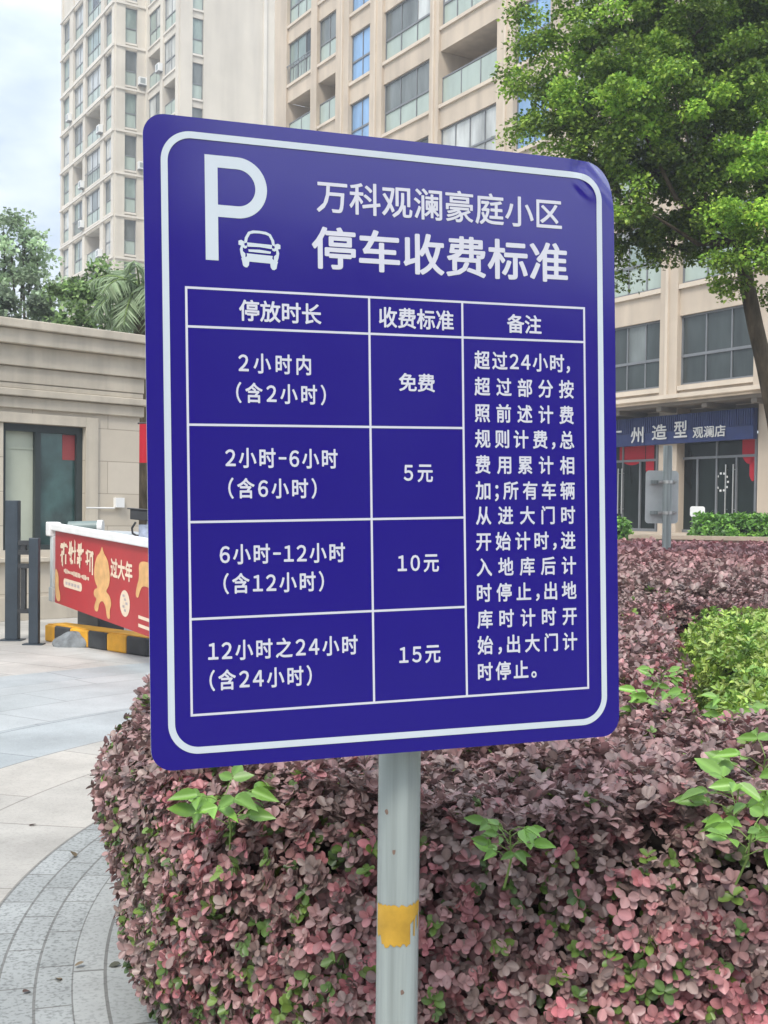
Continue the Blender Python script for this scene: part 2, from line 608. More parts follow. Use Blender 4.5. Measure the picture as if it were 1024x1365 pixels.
def dent(u, v):
    """how far the sheet is bent back (+) at (u, v): bow, and the knocked top right corner"""
    b = 0.0025 * math.sin(math.pi * u / SW) * math.sin(math.pi * v)
    d = (u - (SW - 0.055)) * 0.8 - (v - 0.035) * 0.75
    k = max(0.0, d)
    b += 0.34 * k * k / 0.05 if k < 0.05 else 0.34 * (2 * k - 0.05)
    e = math.exp(-(((u - 0.775) / 0.018) ** 2 + ((v - 0.045) / 0.022) ** 2))
    b -= 0.0016 * e
    f = math.exp(-(((u - 0.745) / 0.012) ** 2 + ((v - 0.012) / 0.012) ** 2))
    g = math.exp(-((0.7 * (u - 0.765) + 0.7 * (v - 0.03)) / 0.022) ** 2) * (math.sin((0.72 * (u - 0.77) - 0.7 * (v - 0.03)) * 260) if u > 0.72 and v < 0.075 else 0.0)
    fade = max(0.0, min(1.0, (u - 0.725) / 0.03)) * max(0.0, min(1.0, (0.072 - v) / 0.03))
    return b + 0.004 * f + 0.0012 * g * fade


def sg(u, v, lift=0.0):
    q = np.array([u - SW / 2, dent(u, v) - lift, SH / 2 - v])
    return SROT @ q + SCEN


def on(lift):
    return lambda u, v, l=0.0: sg(u, v, lift + l)


pole_c = SROT @ np.array([0.037, 0.075, 0.0]) + SCEN
PX, PY = pole_c[0], pole_c[1]
sign = thing('parking_sign', (PX, PY, 0), 'large blue parking fee sign with white Chinese table on a galvanised pole', 'parking sign')

m, t, p = new_mat('blue_reflective_film')
M['signblue'] = m
p.inputs['Roughness'].default_value = 0.15
p.inputs['Specular IOR Level'].default_value = 0.5
p.inputs['Coat Weight'].default_value = 1.0
p.inputs['Coat IOR'].default_value = 1.5
p.inputs['Coat Roughness'].default_value = 0.12
n = t.nodes.new("ShaderNodeTexNoise")
n.inputs['Scale'].default_value = 1.7
n.inputs['Detail'].default_value = 3
tcn = t.nodes.new("ShaderNodeTexCoord")
r = t.nodes.new("ShaderNodeValToRGB")
r.color_ramp.elements[0].color = (0.0085, 0.0022, 0.160, 1)
r.color_ramp.elements[1].color = (0.0110, 0.0036, 0.195, 1)
t.links.new(tcn.outputs['Object'], n.inputs['Vector'])
t.links.new(n.outputs['Fac'], r.inputs[0])
t.links.new(r.outputs[0], p.inputs['Base Color'])
nb = t.nodes.new("ShaderNodeTexNoise")
nb.inputs['Scale'].default_value = 5
nb.inputs['Detail'].default_value = 2
bp = t.nodes.new("ShaderNodeBump")
nr_ = t.nodes.new("ShaderNodeTexNoise")
nr_.inputs['Scale'].default_value = 9
nr_.inputs['Detail'].default_value = 6
mr_ = t.nodes.new("ShaderNodeMapRange")
mr_.inputs['To Min'].default_value = 0.06
mr_.inputs['To Max'].default_value = 0.22
t.links.new(tcn.outputs['Object'], nr_.inputs['Vector'])
t.links.new(nr_.outputs['Fac'], mr_.inputs['Value'])
t.links.new(mr_.outputs[0], p.inputs['Coat Roughness'])
bp.inputs['Strength'].default_value = 0.06
bp.inputs['Distance'].default_value = 0.02
t.links.new(tcn.outputs['Object'], nb.inputs['Vector'])
t.links.new(nb.outputs['Fac'], bp.inputs['Height'])
t.links.new(bp.outputs[0], p.inputs['Normal'])
M['film'] = mat('white_reflective_film', (0.50, 0.555, 0.59), 0.4, 0.03, 3, 0.4)
M['filmtext'] = mat('white_print', (0.55, 0.555, 0.61), 0.4, 0.03, 3, 0.4)

# panel: grid with rounded corners
NU, NV, CRD = 64, 78, 0.034


def roundrect(u, v):
    cu = min(max(u, CRD), SW - CRD)
    cv = min(max(v, CRD), SH - CRD)
    du, dv = u - cu, v - cv
    if du and dv:
        mxd = max(abs(du), abs(dv))
        l = math.hypot(du, dv)
        return cu + du * mxd / l, cv + dv * mxd / l
    return u, v


def dense(n, a, b):
    """grid lines, closer together in the corner zones"""
    xs = [CRD * i / 10 for i in range(10)] + list(np.linspace(CRD, b - CRD, n)) + [b - CRD + CRD * i / 10 for i in range(1, 11)]
    return xs


us = sorted(set(dense(44, 0, SW) + list(np.linspace(0.69, 0.777, 26))))
vs_ = sorted(set(dense(54, 0, SH) + list(np.linspace(0.0345, 0.095, 20))))
pm = MB()
front, back = [], []
for v in vs_:
    for u in us:
        a, b = roundrect(u, v)
        front.append(sg(a, b, 0.0))
        back.append(sg(a, b, -0.0022))
nu, nv = len(us), len(vs_)
ff = [(j * nu + i, (j + 1) * nu + i, (j + 1) * nu + i + 1, j * nu + i + 1) for j in range(nv - 1) for i in range(nu - 1)]
pm.add(front, ff, 0, True)
pm.add(back, [q[::-1] for q in ff], 1, True)
rim = [i for i in range(nu)] + [j * nu + nu - 1 for j in range(1, nv)] + [(nv - 1) * nu + i for i in range(nu - 2, -1, -1)] + [j * nu for j in range(nv - 2, 0, -1)]
k = len(rim)
pm.add([front[i] for i in rim] + [back[i] for i in rim], [((i + 1) % k, i, k + i, k + (i + 1) % k) for i in range(k)], 1)
panel = pm.build('sign_panel', [M['signblue'], M['signgrey']], sign)

# border line
bm_ = MB()


def rr_path(u0, u1, v0, v1, rad, seg=16, step=0.006):
    pts = []
    for (cu, cv, a) in ((u1 - rad, v0 + rad, -90), (u1 - rad, v1 - rad, 0), (u0 + rad, v1 - rad, 90), (u0 + rad, v0 + rad, 180)):
        for i in range(seg + 1):
            t = math.radians(a + 90 * i / seg)
            pts.append((cu + rad * math.cos(t), cv + rad * math.sin(t)))
    out = []
    for i in range(len(pts)):
        a, b = np.array(pts[i]), np.array(pts[(i + 1) % len(pts)])
        nn = max(1, int(np.linalg.norm(b - a) / step))
        for j in range(nn):
            out.append(tuple(a + (b - a) * j / nn))
    return out


WB = 0.0105
outer = rr_path(0.0262, 0.7880, 0.0225, 0.9770, 0.048)
inner = []
for i, (a, b) in enumerate(outer):
    p0, p1 = np.array(outer[i - 1]), np.array(outer[(i + 1) % len(outer)])
    tg = (p1 - p0) / np.linalg.norm(p1 - p0)
    inner.append((a - tg[1] * WB, b + tg[0] * WB))
k = len(outer)
bm_.add([sg(a, b, 0.0012) for a, b in outer] + [sg(a, b, 0.0012) for a, b in inner],
        [(i, k + i, k + (i + 1) % k, (i + 1) % k) for i in range(k)])
bm_.build('border', M['film'], panel, fixn=False)

# table grid
gm = MB()
LW = 0.0036


def gline(u0, v0, u1, v1, w=LW):
    n = max(1, int(max(abs(u1 - u0), abs(v1 - v0)) / 0.05))
    horiz = abs(u1 - u0) > abs(v1 - v0)
    pts, fs = [], []
    for i in range(n + 1):
        u, v = u0 + (u1 - u0) * i / n, v0 + (v1 - v0) * i / n
        if horiz:
            pts += [sg(u, v - w / 2, 0.0006), sg(u, v + w / 2, 0.0006)]
        else:
            pts += [sg(u + w / 2, v, 0.0006), sg(u - w / 2, v, 0.0006)]
    for i in range(n):
        fs.append((2 * i, 2 * i + 1, 2 * i + 3, 2 * i + 2))
    gm.add(pts, fs)


TU = [0.0626, 0.3590, 0.5228, 0.7515]
VR = [(0.2615, 0.2560), (0.3210, 0.3145), (0.4715, 0.4675), (0.6210, 0.6165), (0.7700, 0.7655), (0.9175, 0.9130)]


def vline(i, u):
    a, b = VR[i]
    return a + (b - a) * (u - TU[0]) / (TU[3 if i in (0, 1, 5) else 2] - TU[0])


h = LW / 2
for i in (0, 1, 2, 3, 4, 5):
    ue = TU[3] if i in (0, 1, 5) else TU[2]
    cuts = [TU[0]] + [c for c in TU[1:3] if c < ue] + [ue]
    for a, b in zip(cuts[:-1], cuts[1:]):
        gline(a + h, vline(i, a), b - h, vline(i, b))
for u in TU:
    gline(u, vline(0, u) - h, u, vline(5, u) + h)
gm.build('table_lines', M['filmtext'], panel)

# the P and the little car
pmb = MB()
fn = on(0.0006)
st = 0.0200
pu0, pu1, pv0, pv1, bowl = 0.0935, 0.1915, 0.0550, 0.2170, 0.1495
ro = (bowl - pv0) / 2
cv = (bowl + pv0) / 2
cu = pu1 - ro
ou = [(pu0 + st, pv0)] + [(cu + ro * math.cos(math.radians(a)), cv + ro * math.sin(math.radians(a))) for a in range(-90, 91, 6)] + [(pu0 + st, bowl)]
ri = ro - st * 0.93
iu = [(pu0 + st, cv - ri)] + [(cu + ri * math.cos(math.radians(a)), cv + ri * math.sin(math.radians(a))) for a in range(-90, 91, 6)] + [(pu0 + st, cv + ri)]
k = len(ou)
pmb.add([fn(*q) for q in ou] + [fn(*q) for q in iu], [(i + 1, i, k + i, k + i + 1) for i in range(k - 1)])
pmb.add([fn(pu0, pv0), fn(pu0, pv1), fn(pu0 + st, pv1), fn(pu0 + st, pv0)], [(0, 1, 2, 3)])
pmb.build('parking_symbol', M['film'], panel)

cm = MB()


def cp(x, y):
    return fn(0.1451 + 0.0671 * x, 0.1640 + 0.0590 * y + 0.002 * x)


co = [(0.13, 0.40), (0.15, 0.24), (0.23, 0.08), (0.34, 0.03), (0.5, 0.02), (0.66, 0.03), (0.77, 0.08), (0.85, 0.24), (0.87, 0.40)]
ci = [(0.20, 0.36), (0.22, 0.25), (0.28, 0.13), (0.37, 0.10), (0.5, 0.09), (0.63, 0.10), (0.72, 0.13), (0.78, 0.25), (0.80, 0.36)]
k = len(co)
cm.add([cp(*q) for q in co] + [cp(*q) for q in ci], [(i, k + i, k + i + 1, i + 1) for i in range(k - 1)])


def cpoly(*pts):
    cm.add([cp(*q) for q in pts], [tuple(range(len(pts)))[::-1]])


cpoly((0.20, 0.36), (0.80, 0.36), (0.79, 0.47), (0.5, 0.45), (0.21, 0.47))
cpoly((0.23, 0.54), (0.5, 0.52), (0.77, 0.54), (0.76, 0.60), (0.24, 0.60))
cpoly((0.19, 0.65), (0.81, 0.65), (0.80, 0.73), (0.20, 0.73))
cpoly((0.06, 0.79), (0.94, 0.79), (0.92, 0.86), (0.08, 0.86))
cpoly((0.19, 0.73), (0.81, 0.73), (0.87, 0.79), (0.13, 0.79))
for sx in (0, 1):
    q = lambda x, y: ((1 - x) if sx else x, y)
    for pl in ([(0.13, 0.40), (0.06, 0.46), (0.03, 0.56), (0.05, 0.70), (0.08, 0.79), (0.16, 0.79), (0.16, 0.66), (0.10, 0.60), (0.10, 0.50), (0.15, 0.46)],
               [(0.0, 0.34), (0.0, 0.44), (0.06, 0.46), (0.13, 0.40), (0.13, 0.34), (0.06, 0.31)],
               [(0.15, 0.46), (0.10, 0.50), (0.15, 0.53), (0.20, 0.50), (0.20, 0.44)],
               [(0.08, 0.86), (0.10, 0.98), (0.15, 1.02), (0.20, 1.02), (0.24, 0.96), (0.25, 0.86)]):
        pts = [q(*z) for z in pl]
        cm.add([cp(*z) for z in pts], [tuple(range(len(pts)))])
cm.build('car_symbol', M['film'], panel, fixn=False)

# title and table text
tm = MB()
text_fit(tm, lambda u, v, l: fn(u, v - 0.0045 * (u - 0.27) / 0.44 + 0.002, l), '万科观澜豪庭小区', 0.2724, 0.7102, 0.1005, 0.0525, off=0.014)
text_fit(tm, lambda u, v, l: fn(u, v - 0.0045 * (u - 0.27) / 0.44 + 0.002, l), '停车收费标准', 0.2636, 0.7208, 0.1830, 0.0680, off=0.020)
tm.build('title_lettering', M['filmtext'], panel)
lm = MB()
tilt = lambda u, v: fn(u, v - 0.004 * (u - 0.2) / 0.5)
B = 0.021
for body, u0, u1, vc, hh in (('停放时长', 0.1446, 0.2782, 0.2915, 0.0335), ('收费标准', 0.3755, 0.5072, 0.2900, 0.0335), ('备注', 0.6045, 0.6693, 0.2890, 0.0320),
                             ('2小时内', 0.1432, 0.2595, 0.3740, 0.0295), ('（含2小时）', 0.1389, 0.2837, 0.4205, 0.0335),
                             ('2小时-6小时', 0.1206, 0.3021, 0.5220, 0.0295), ('（含6小时）', 0.1246, 0.2664, 0.5695, 0.0335),
                             ('6小时-12小时', 0.1098, 0.3125, 0.6720, 0.0295), ('（含12小时）', 0.1150, 0.2765, 0.7175, 0.0335),
                             ('12小时之24小时', 0.0897, 0.3318, 0.8210, 0.0300), ('（含24小时）', 0.0912, 0.2542, 0.8665, 0.0335),
                             ('免费', 0.4090, 0.4724, 0.3945, 0.0300), ('5元', 0.4161, 0.4663, 0.5430, 0.0285),
                             ('10元', 0.4035, 0.4750, 0.6910, 0.0285), ('15元', 0.4040, 0.4756, 0.8410, 0.0285)):
    if any(ch.isdigit() for ch in body):
        text_just(lm, fn, body, u0, u1, vc, 0.0290 / CJK_H, off=B, aspect=0.86)
    else:
        text_fit(lm, fn, body, u0, u1, vc, hh, off=B)
for body, u1, vc in (('超过24小时，', 0.7224, 0.3537), ('超过部分按', 0.7291, 0.3978), ('照前述计费', 0.7286, 0.4421), ('规则计费，总', 0.7291, 0.4851), ('费用累计相', 0.7286, 0.5286),
                     ('加；所有车辆', 0.7291, 0.5720), ('从进大门时', 0.7294, 0.6141), ('开始计时，进', 0.7294, 0.6576), ('入地库后计', 0.7301, 0.7007), ('时停止，出地', 0.7303, 0.7438),
                     ('库时计时开', 0.7302, 0.7879), ('始，出大门计', 0.7305, 0.8316), ('时停止。', 0.6519, 0.8760)):
    text_just(lm, fn, body, 0.5440, u1, vc, 0.0285 / CJK_H, off=B)
lm.build('lettering', M['filmtext'], panel)

# back channels and clamps, pole, tape
cb = MB()
for v in (0.16, 0.84):
    for dv in (-0.022, 0.014):
        o = SROT @ np.array([-0.30, 0.0045 + 0.0, SH / 2 - v + dv]) + SCEN
        cb.para(o, SROT @ np.array([0.6, 0, 0]), SROT @ np.array([0, 0.026, 0]), SROT @ np.array([0, 0, 0.008]))
cb.build('back_channel', M['signgrey'], panel)
pp = MB()
PR = 0.0362
pp.tube([(PX, PY, 0.0), (PX, PY, 0.7), (PX, PY, 1.4), (PX, PY, 2.06)], PR, 40)
pole = pp.build('pole', M['galv'], sign)
for v in (0.16, 0.84):
    km = MB()
    z = SCEN[2] + SH / 2 - v
    km.tube([(PX, PY, z - 0.012), (PX, PY, z + 0.012)], PR + 0.003, 28)
    for s in (-1, 1):
        d = SROT @ np.array([s * (PR + 0.012), 0, 0])
        km.tube([np.array([PX, PY, z]) + d + SROT @ np.array([0, -0.045, 0]), np.array([PX, PY, z]) + d + SROT @ np.array([0, 0.02, 0])], 0.005, 8)
    km.build('clamp', M['galv'], pole)
# the torn yellow tape: a curved patch with ragged edges
tp = MB()
za, zb = 0.838, 0.764
na = 26
top = [za - 0.006 * rnd.random() + 0.005 * (i / na) for i in range(na + 1)]
bot = [zb + 0.012 * rnd.random() + (0.035 * max(0, i / na - 0.72) / 0.28) + (0.012 if i < 4 else 0) for i in range(na + 1)]
pts, fs = [], []
for i in range(na + 1):
    a = math.radians(-158 + 140 * i / na)
    for z in (top[i], top[i] * 0.5 + bot[i] * 0.5, bot[i]):
        pts.append((PX + (PR + 0.0011) * math.cos(a), PY + (PR + 0.0011) * math.sin(a), z))
for i in range(na):
    for q in (0, 1):
        if i > 18 and q == 1 and i % 3:
            continue
        fs.append((3 * i + q, 3 * i + q + 1, 3 * i + 4 + q, 3 * i + 3 + q))
tp.add(pts, fs, 0, True)
tp.build('tape', M['tape'], pole)
rust = mat('rust', (0.22, 0.15, 0.12), 0.8, 0.2, 60, 0.2)
for (px, py) in ((516, 1076), (525, 1128), (536, 1312)):
    q = at(px, py, PY)
    s_ = (q[0] - PX) / PR
    a = -math.acos(max(-1, min(1, s_)))
    c_ = np.array([PX + (PR + 0.0007) * math.cos(a), PY + (PR + 0.0007) * math.sin(a), q[2]])
    tx = np.array([-math.sin(a), math.cos(a), 0])
    ring_ = [c_ + tx * 0.0042 * math.cos(b) * (0.6 + 0.6 * rnd.random()) + np.array([0, 0, 1]) * 0.0048 * math.sin(b) * (0.6 + 0.6 * rnd.random()) for b in np.linspace(0, 2 * math.pi, 9)[:-1]]
    rs = MB()
    rs.add(ring_, [tuple(range(8))])
    rs.build('rust_spot', rust, pole)

# ------------------------------------------------------------------ apartment blocks
D1 = np.array([-0.614, 1.0]) / math.hypot(0.614, 1.0)        # the facades that run away to the left
D2 = np.array([1.0, 0.614]) / math.hypot(0.614, 1.0)         # the facades that run away to the right
N1 = np.array([-D1[1], D1[0]])                              # outward normals
if N1 @ np.array([0, -1.0]) < 0:
    N1 = -N1
N2 = np.array([D2[1], -D2[0]])


class Face:
    def __init__(s, O, d, n):
        s.O, s.d, s.n = np.asarray(O, float), d, n

    def p(s, a, h, out=0.0):
        q = s.O + s.d * a + s.n * out
        return np.array([q[0], q[1], h])

    def box(s, mb, a0, a1, h0, h1, o0, o1, mi=0):
        mb.para(s.p(a0, h0, o0), np.append(s.d * (a1 - a0), 0), np.append(s.n * (o1 - o0), 0), (0, 0, h1 - h0), mi)

    def quad(s, mb, a0, a1, h0, h1, o, mi=0):
        v = [s.p(a0, h0, o), s.p(a1, h0, o), s.p(a1, h1, o), s.p(a0, h1, o)]
        nn = np.cross(v[1] - v[0], v[2] - v[0])
        f = (0, 1, 2, 3) if nn[:2] @ s.n > 0 else (3, 2, 1, 0)
        mb.add(v, [f], mi)


def window(face, root, a0, a1, h0, h1, ndiv, mats, frame, transom=0.42, o=-0.14, ft=0.055, rail=False, hmat=None):
    fm, gm = MB(), MB()
    e = 0.004
    face.box(fm, a0 + e, a0 + ft, h0 + e, h1 - e, o, o + 0.06)
    face.box(fm, a1 - ft, a1 - e, h0 + e, h1 - e, o, o + 0.06)
    face.box(fm, a0 + ft, a1 - ft, h0 + e, h0 + ft, o, o + 0.058)
    face.box(fm, a0 + ft, a1 - ft, h1 - ft, h1 - e, o, o + 0.058)
    ht = h0 + (h1 - h0) * transom
    face.box(fm, a0 + ft, a1 - ft, ht - 0.04, ht + 0.04, o, o + 0.062)
    for i in range(1, ndiv):
        a = a0 + (a1 - a0) * i / ndiv
        face.box(fm, a - 0.022, a + 0.022, h0 + ft, ht - 0.04, o, o + 0.052)
        face.box(fm, a - 0.022, a + 0.022, ht + 0.04, h1 - ft, o, o + 0.052)
    if rail:
        for i in range(9):
            a = a0 + (a1 - a0) * (i + 0.5) / 9
            face.box(fm, a - 0.012, a + 0.012, h0, ht, 0.06, 0.085)
        face.box(fm, a0, a1, ht, ht + 0.04, 0.058, 0.088)
    wob = fm.build('window', frame, root)
    for i in range(ndiv):
        b0, b1 = a0 + (a1 - a0) * i / ndiv, a0 + (a1 - a0) * (i + 1) / ndiv
        face.quad(gm, b0 + 0.01, b1 - 0.01, ht + 0.002, h1 - 0.01, o + 0.02, rnd.choice([0, 0, 1]))
        face.quad(gm, b0 + 0.01, b1 - 0.01, h0 + 0.01, ht - 0.002, o + 0.02, 2)
    gm.build('pane', mats, wob)
    return wob


def balcony(face, root, a0, a1, h0, h1, frame, glass, wall):
    """open loggia: side and back walls behind a glass railing"""
    bm = MB()
    face.quad(bm, a0, a1, h0 - 0.2, h1 + 0.1, -1.5, 0)
    face.box(bm, a0 - 0.12, a0 - 0.002, h0, h1, -1.5, -0.305)
    face.box(bm, a1 + 0.002, a1 + 0.12, h0, h1, -1.5, -0.305)
    face.box(bm, a0, a1, h0 - 0.25, h0 - 0.03, -1.5, -0.302)
    face.box(bm, a0, a1, h1 + 0.01, h1 + 0.2, -1.5, -0.302)
    face.box(bm, a0 + (a1 - a0) * 0.3, a0 + (a1 - a0) * 0.75, h0, h0 + 1.95, -1.495, -1.44, 1)
    b = bm.build('balcony', [wall, M['g_dark']], root)
    rm, gl = MB(), MB()
    face.box(rm, a0, a1, h0 + 1.0, h0 + 1.05, -0.14, -0.09)
    k = max(2, int((a1 - a0) / 1.1))
    for i in range(k + 1):
        a = a0 + 0.02 + (a1 - a0 - 0.04) * i / k
        face.box(rm, a - 0.02, a + 0.02, h0, h0 + 1.0, -0.135, -0.095)
    face.quad(gl, a0 + 0.02, a1 - 0.02, h0 + 0.05, h0 + 0.98, -0.115, 0)
    rm.build('railing', frame, b)
    gl.build('railing_pane', glass, b)
    return b


def facade(face, root, wall, trim, a_end, cols, ks, sill0, pitch, hwin, base, topz, ledge=True, mid_depth=-0.3, opens=(), lights=(), frame=None, blue=(), rails=()):
    """cols: (a0, a1, divisions); adds the wall and trim to the given MBs and builds the windows"""
    cur = 0.0
    for (a0, a1, nd) in cols:
        face.box(wall, cur, a0, base, topz, mid_depth, 0.10)
        cur = a1
    face.box(wall, cur, a_end, base, topz, mid_depth, 0.10)
    for ci_, (a0, a1, nd) in enumerate(cols):
        prev = base
        for k in ks:
            s0 = sill0 + pitch * k
            face.box(wall, a0, a1, prev, s0, mid_depth, 0.0)
            prev = s0 + hwin
            if ledge:
                face.box(trim, a0 - 0.002 + 0.01, a1 - 0.01, s0 - 0.16, s0 - 0.03, 0.002, 0.085)
            if (ci_, k) in opens:
                balcony(face, root, a0, a1, s0, prev, M['alu'], M['g_frost'], wall_mat[0])
            else:
                if ci_ in blue:
                    gm_ = [M['g_blue'], M['g_blue'], M['g_blue']]
                else:
                    gm_ = rnd.choice([[M['g_pale'], M['g_mid'], M['g_frost']], [M['g_pale'], M['g_pale'], M['g_pale']], [M['g_mid'], M['g_green'], M['g_frost']],
                                      [M['g_pale'], M['g_green'], M['g_frost']], [M['g_green'], M['g_dark'], M['g_frost']]])
                    if k in lights and pitch * k > 10:
                        gm_ = [M['g_mid'], M['g_green'], M['g_frost']]
                    elif k in lights:
                        gm_ = [M['g_dark'], M['g_mid'], M['g_mid'] if rnd.random() < .5 else M['g_dark']]
                window(face, root, a0, a1, s0, prev, nd, gm_, frame or M['alu'], 0.42, rail=(ci_, k) in rails)
        face.box(wall, a0, a1, prev, topz, mid_depth, 0.0)
    return wall


wall_mat = [M['tower']]
# far tower on the left: stepped plan
tw = thing('apartment_tower', (-19.15, 82.0, 0), 'pale beige high-rise tower with stepped corners, far behind the trees on the left', 'apartment tower')
twm, ttm = MB(), MB()
KT = range(4, 13)
TOPZ = 46.0
f1 = Face((-19.15, 82.0), D1, N1)
f2 = Face((-19.15, 82.0), D2, N2)
f3 = Face((-13.89, 77.7), D1, N1)
f4 = Face((-13.89, 77.7), D2, N2)
facade(f1, tw, twm, ttm, 13.0, [(0.55, 2.2, 1), (3.0, 6.6, 3), (7.2, 9.7, 2), (10.7, 12.6, 1)], KT, 1.9, 2.95, 2.4, 0, TOPZ, opens={(1, 9), (1, 6), (2, 8)}, frame=M['alu'], rails={(2, 7), (1, 8)})
facade(f2, tw, twm, ttm, 2.25, [(0.68, 1.56, 1)], KT, 1.9, 2.95, 2.4, 0, TOPZ, lights=(8, 9, 10, 7), frame=M['alu'])
facade(f3, tw, twm, ttm, 6.5, [(0.55, 2.9, 2), (3.4, 5.9, 2)], KT, 1.6, 2.95, 2.3, 0, TOPZ, opens={(0, 9), (1, 10)}, frame=M['alu'])
facade(f4, tw, twm, ttm, 7.6, [(0.86, 1.66, 1)], KT, 2.5, 2.95, 2.35, 0, TOPZ, lights=(9, 10, 11, 8), frame=M['alu'])
f4.box(ttm, 6.0, 6.25, 0, TOPZ, 0.10, 0.22)
for k in range(3, 14):                                       # floor ledges right round
    hz = 1.9 + 2.95 * k - 0.42
    f1.box(ttm, -0.06, 13.0, hz, hz + 0.14, 0.10, 0.2)
    f2.box(ttm, 0.0, 2.2, hz, hz + 0.14, 0.10, 0.2)
# closing body behind the facades
bx = Face((-19.15, 82.0), D2, N2)
bx.box(twm, 1.75, 14.0, 0, TOPZ, -12.8, -6.8)
bx.box(twm, 1.75, 2.2, 0, TOPZ, -6.8, -0.31)
f4.box(twm, 1.75, 7.6, 0, TOPZ, -7.0, -0.31)
bx.box(twm, -0.1, 14.0, TOPZ, TOPZ + 0.5, -13.0, 0.0)
for (fc, a, k) in ((f1, 2.6, 9), (f1, 2.6, 6), (f1, 6.9, 8), (f1, 10.2, 10), (f1, 6.9, 7), (f3, 3.15, 10), (f2, 1.9, 8), (f2, 1.9, 10)):
    am_ = MB()
    h_ = 1.9 + 2.95 * k + 0.1
    fc.box(am_, a - 0.3, a + 0.3, h_, h_ + 0.52, 0.12, 0.42)
    fc.box(am_, a - 0.3, a + 0.3, h_ - 0.06, h_ - 0.01, 0.1, 0.44, 1)
    fc.box(am_, a - 0.22, a + 0.14, h_ + 0.08, h_ + 0.44, 0.42, 0.43, 2)
    am_.build('air_conditioner', [M['white'], M['alu'], M['grey']], tw)
twm.build('wall', M['tower'], tw)
ttm.build('ledge', M['towertrim'], tw)

# tan block on the right with shops at its foot
wall_mat = [M['tan']]
ZR = 34.65
XR = (880 - 512) / FPX * ZR
OR = np.array([XR, ZR])


def s_of(px):
    """metres along the right block's front at the photograph column px"""
    z = ZR * 1320.0 / (px + 440)
    return (z - ZR) * 1.1735


S0 = s_of(1075)
fr = Face(OR + D1 * S0, D1, N1)
sc_ = lambda px: s_of(px) - S0
rb = thing('apartment_building', (OR[0], OR[1], 0), 'tan apartment building with gridded windows and balconies above dark glass shop fronts', 'apartment building')
rwm, rtm = MB(), MB()
cols = [(sc_(1068), sc_(1022), 2), (sc_(1003), sc_(901), 3), (sc_(878), sc_(806), 3), (sc_(786), sc_(752), 2), (sc_(726), sc_(678), 2), (sc_(656), sc_(579), 4),
        (sc_(567), sc_(504), 3), (sc_(488), sc_(460), 2)]
facade(fr, rb, rwm, rtm, sc_(446), cols, range(0, 9), 5.36, 2.95, 2.02, 4.98, 33.5, opens={(5, 4), (2, 7)}, lights=(0,), frame=M['alu'], blue=(4, 7))
# the set-back end bay
fb = Face(fr.O + D1 * sc_(446) - N1 * 1.5, D1, N1)


def zA(px):
    """metres along the set-back bay at the photograph column px"""
    r_ = np.array([(px - 512) / FPX, 1.0])
    return np.linalg.solve(np.stack([fb.d, -r_], 1), -fb.O)[0]


a_ = [zA(443), zA(418), zA(410), zA(378), zA(362)]
facade(fb, rb, rwm, rtm, a_[4], [(max(0.1, a_[0]), a_[1], 2), (a_[2], a_[3], 3)], range(1, 9), 5.36, 2.95, 2.05, 4.98, 33.5, opens={(1, 5), (0, 5)}, frame=M['alu'], rails={(1, 6)})
# pier fronts, mouldings
for px in (888, 668, 573, 496, 452):
    a = sc_(px)
    fr.box(rtm, a - 0.05, a + 0.05, 5.0, 33.5, 0.10, 0.16)
LEN = sc_(446)
fr.box(rwm, 0, LEN, 4.90, 4.98, -6.0, -0.02)                   # floor slab over the shops
fr.box(rwm, 0.2, LEN, 4.98, 33.5, -9.0, -1.72)
fr.box(rwm, -0.1, LEN, 33.5, 34.2, -9.2, 0.15)
fb.box(rwm, 0.02, a_[4], 0, 4.98, -6.0, 0.08)
fb.box(rwm, 0, a_[4], 4.98, 34, -6.3, -1.72)
fr.box(rtm, 0, LEN, 4.98, 5.10, 0.10, 0.20)
# shop storey: piers, glass, doors
TER = 1.05
SETB = -1.0


def sat(px, out):
    """metres along the front, on the plane `out` metres proud of it, at the photograph column px"""
    r_ = np.array([(px - 512) / FPX, 1.0])
    return np.linalg.solve(np.stack([fr.d, -r_], 1), -(fr.O + fr.n * out))[0]


for (p0, p1) in ((1060, 1008), (900, 876), (780, 760), (680, 655), (560, 540)):
    fr.box(rwm, sat(p0, SETB + 0.25), sat(p1, SETB + 0.25), TER, 4.80, SETB - 0.3, SETB + 0.25)
rwm.build('wall', M['tan'], rb)
rtm.build('moulding', M['tantrim'], rb)
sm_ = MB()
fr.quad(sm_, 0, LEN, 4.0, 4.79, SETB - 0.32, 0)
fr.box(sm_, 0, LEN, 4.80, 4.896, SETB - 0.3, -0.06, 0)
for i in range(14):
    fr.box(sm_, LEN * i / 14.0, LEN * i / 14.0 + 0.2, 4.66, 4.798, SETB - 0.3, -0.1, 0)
sm_.build('soffit', M['soffit'], rb)


